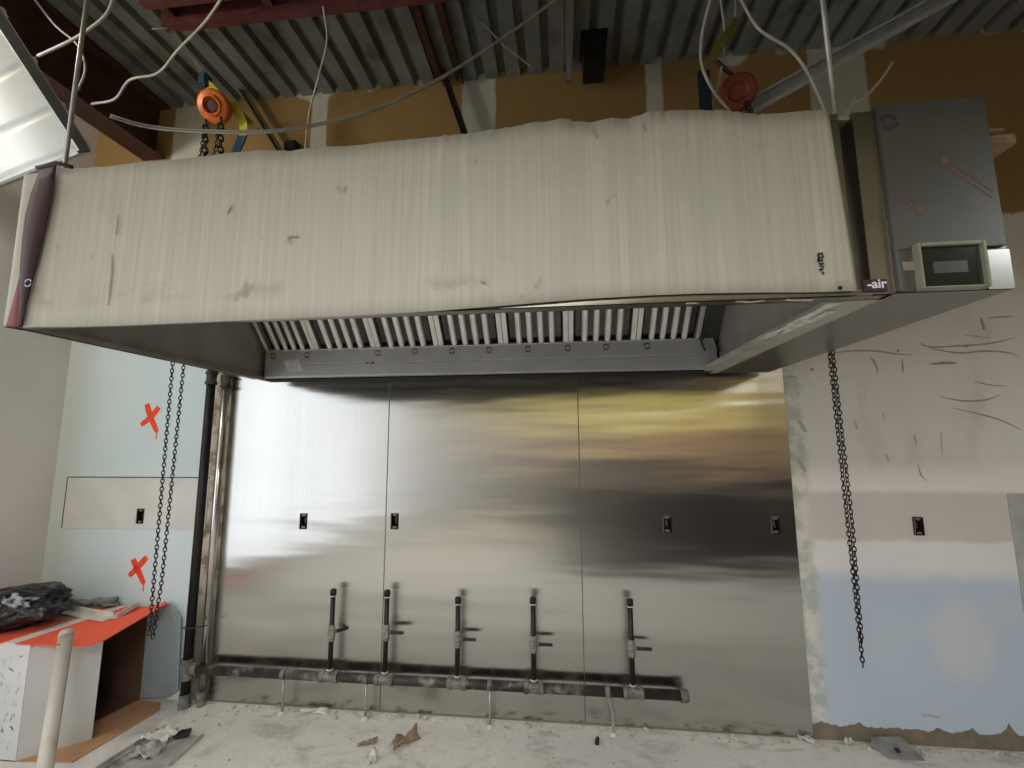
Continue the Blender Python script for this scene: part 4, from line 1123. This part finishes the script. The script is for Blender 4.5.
scrap('paper_scrap', (315, 713), .16, .035, .02, 7.7, 'scrap_white', 'white plaster flake against the stainless left of the second support rod', 'plaster scrap', 'torn scraps on the floor', .1)
scrap('paper_scrap', (371, 762), .05, .05, .04, 2.7, 'scrap_white', 'crumpled white flake at the bottom edge below the tan strip', 'paper scrap', 'torn scraps on the floor', .5)
scrap('paper_scrap', (733, 740), .06, .02, .02, 3.9, 'scrap_white', 'white flake on the floor below the dark stainless sheet', 'plaster scrap', 'torn scraps on the floor', -.6)
scrap('paper_scrap', (806, 741), .08, .025, .025, 5.5, 'scrap_white', 'white curled flake at the corner of the dark stainless sheet', 'plaster scrap', 'torn scraps on the floor', -.5)
scrap('paper_scrap', (846, 741), .05, .015, .03, 6.4, 'scrap_white', 'small white flake just left of the grey metal bracket', 'plaster scrap', 'torn scraps on the floor', .4)
# grey bracket by the right wall
q = V3(2.80, -.075, 0)
mb = MB(); mb.plate([q + V3(-.085, .035, .05), q + V3(.065, .045, .055), q + V3(.105, -.045, .012), q + V3(-.055, -.05, .008)], .003)
mb.plate([q + V3(-.085, .035, .05), q + V3(-.055, -.05, .008), q + V3(-.06, -.045, .002), q + V3(-.095, .03, .002)], .003)
mb.plate([q + V3(-.055, -.05, .008), q + V3(.105, -.045, .012), q + V3(.11, -.05, .001), q + V3(-.05, -.055, .001)], .003)
br = tag(mb.build('metal_bracket', 'scrap_grey'), 'bent grey metal bracket on the floor by the right drywall', 'metal scrap')
mb = MB(); mb.lathe(q + V3(-.0, -.022, .026), V3(0, -.42, .9), [(0, .014), (.002, .013)], 12); mb.build('knockout', 'lever', br)
# small rubble nobody could count
random.seed(11); mb = MB()
def chip(x_, y_, s_):
    g = bmesh.ops.create_icosphere(mb.bm, subdivisions=1, radius=1)['verts']; an = random.random() * 6.3; k = random.uniform(.35, .8); fl_ = random.uniform(.25, .6)
    for v in g:
        v.co *= random.uniform(.65, 1.2); v.co = V3(v.co.x * s_, v.co.y * s_ * k, v.co.z * s_ * fl_)
        v.co = Matrix.Rotation(an, 3, 'Z') @ v.co + V3(x_, y_, s_ * fl_ * .45); v.co.z = max(v.co.z, .0005)
for i in range(190):
    x_ = random.uniform(-1.2, 3.55); chip(x_, -.012 - random.random() ** 2 * .07 - .012, random.choice((.006, .008, .010, .013, .018, .026)) * random.uniform(.7, 1.2))
for i in range(130):
    chip(random.uniform(-1.15, 3.5), random.uniform(-.6, -.05), random.choice((.003, .004, .005, .007, .010)))
for px in ((207, 712), (206, 716), (236, 715), (219, 725), (193, 722)): p = atz(*px, 0); chip(p.x, min(p.y, -.02), .014)
tag(mb.build('plaster_debris', 'debris'), 'plaster crumbs and chips scattered on the floor along the wall', 'debris', kind='stuff')
mb = MB(); q = atz(597, 744, 0); mb.lathe(q + V3(0, 0, 0), (0, 0, 1), [(0, .012), (.02, .011), (.022, .004)], 10); mb.lathe(q + V3(.006, .03, 0), (0, 0, 1), [(0, .010), (.016, .009), (.018, .004)], 10)
tag(mb.build('floor_anchor', 'lever'), 'pair of black anchor stubs in the floor below the bent rod', 'anchor')

# dark work counter behind the camera
ct = empty('work_counter', (3.1, -3.4, 0), 'tall dark brown work counter with doors standing behind the viewpoint', 'counter')
mb = MB(); mb.box((.95, -3.75, 1.01), (5.3, -2.93, 1.05), .008); mb.build('counter_top', mat('dark_counter', (30, 24, 20), .6), ct)
mb = MB(); mb.box((1.0, -3.7, .10), (5.25, -2.99, 1.01)).box((1.05, -3.65, 0), (5.2, -3.08, .10)); mb.build('counter_base', mat('dark_counter_base', (22, 17, 14), .7), ct)
for k in range(6):
    xk = 1.04 + k * .70
    mb = MB(); mb.box((xk, -2.988, .14), (xk + .66, -2.97, .96), .004); dr = mb.build('counter_door', mat('dark_counter_door', (24, 18, 15), .6) if k == 0 else bpy.data.materials['dark_counter_door'], ct)
    MB().tube([(xk + .6, -2.955, .70), (xk + .6, -2.955, .84)], .006, 6).box((xk + .594, -2.97, .71), (xk + .606, -2.955, .72)).box((xk + .594, -2.97, .82), (xk + .606, -2.955, .83)).build('door_handle', 'galv', dr)

# ------------------------------------------------------------------ lights
def area(name, loc, rot, sx, sz, energy, color):
    l = bpy.data.lights.new(name, 'AREA'); l.shape = 'RECTANGLE'; l.size = sx; l.size_y = sz; l.energy = energy; l.color = color
    o = bpy.data.objects.new(name, l); COL.objects.link(o); o.location = loc; o.rotation_euler = rot; return o
# daylight through the left window
area('window_daylight', (XL - .13, (y0 + y1) / 2, (z0 + z1) / 2), (0, -PI / 2, 0), z1 - z0, y1 - y0, 45, (.95, .98, 1.0))
# added fill panels, out of view, to brighten floor, walls and steel reflections
for k, (lx_, ly_, pw_) in enumerate(((.8, -7.0, 26), (3.8, -7.0, 58), (.7, -3.5, 66), (4.1, -2.7, 25))):
    r = empty('fill_light', (lx_, ly_, 2.76), ('added ceiling fill panel near the opposite wall, centre of room', 'added ceiling fill panel near the opposite wall, right side', 'added ceiling fill panel nearest the left window', 'added ceiling fill panel at the front right of the lower ceiling')[k], 'light', 'added fill lights')
    mb = MB(); mb.box((lx_ - .62, ly_ - .32, 2.755), (lx_ + .62, ly_ - .30, 2.78)).box((lx_ - .62, ly_ + .30, 2.755), (lx_ + .62, ly_ + .32, 2.78)).box((lx_ - .62, ly_ - .30, 2.755), (lx_ - .60, ly_ + .30, 2.78)).box((lx_ + .60, ly_ - .30, 2.755), (lx_ + .62, ly_ + .30, 2.78)); mb.build('fill_frame', 'lamp', r)
    area('fill_panel', (lx_, ly_, 2.765), (0, 0, 0), 1.2, .6, pw_, (1, .94, .82) if k < 2 else (.93, .97, 1))
# work lamp hanging high on the left, under the deck
wl = empty('work_lamp', (-2.05, -1.75, 3.62), 'hanging work lamp high on the left under the deck', 'lamp')
mb = MB(); mb.lathe((-2.05, -1.75, 3.70), (0, 0, 1), [(0, .10), (.02, .10), (.07, .05), (.12, .03), (.12, .01)], 20); mb.build('lamp_shade', 'lamp', wl, True)
mb = MB(); mb.tube([(-2.05, -1.75, 3.8), (-2.05, -1.75, ZT + .005)], .005, 6); mb.build('cord', 'lever', wl)
pl = bpy.data.lights.new('lamp_bulb', 'POINT'); pl.energy = 30; pl.color = (1, .98, .95); pl.shadow_soft_size = .07
po = bpy.data.objects.new('lamp_bulb', pl); COL.objects.link(po); po.location = (-2.05, -1.75, 3.60)
w = bpy.data.worlds.new('world'); scene.world = w; w.use_nodes = True
w.node_tree.nodes['Background'].inputs[0].default_value = (.75, .85, 1, 1); w.node_tree.nodes['Background'].inputs[1].default_value = 1.0

vs = scene.view_settings
scene.display_settings.display_device = 'sRGB'
vs.view_transform = 'Standard'; vs.look = 'None'; vs.gamma = 1; vs.use_curve_mapping = False; vs.exposure = 0.24
scene.cycles.use_denoising = True
scene.cycles.max_bounces = 8; scene.cycles.diffuse_bounces = 5; scene.cycles.glossy_bounces = 4
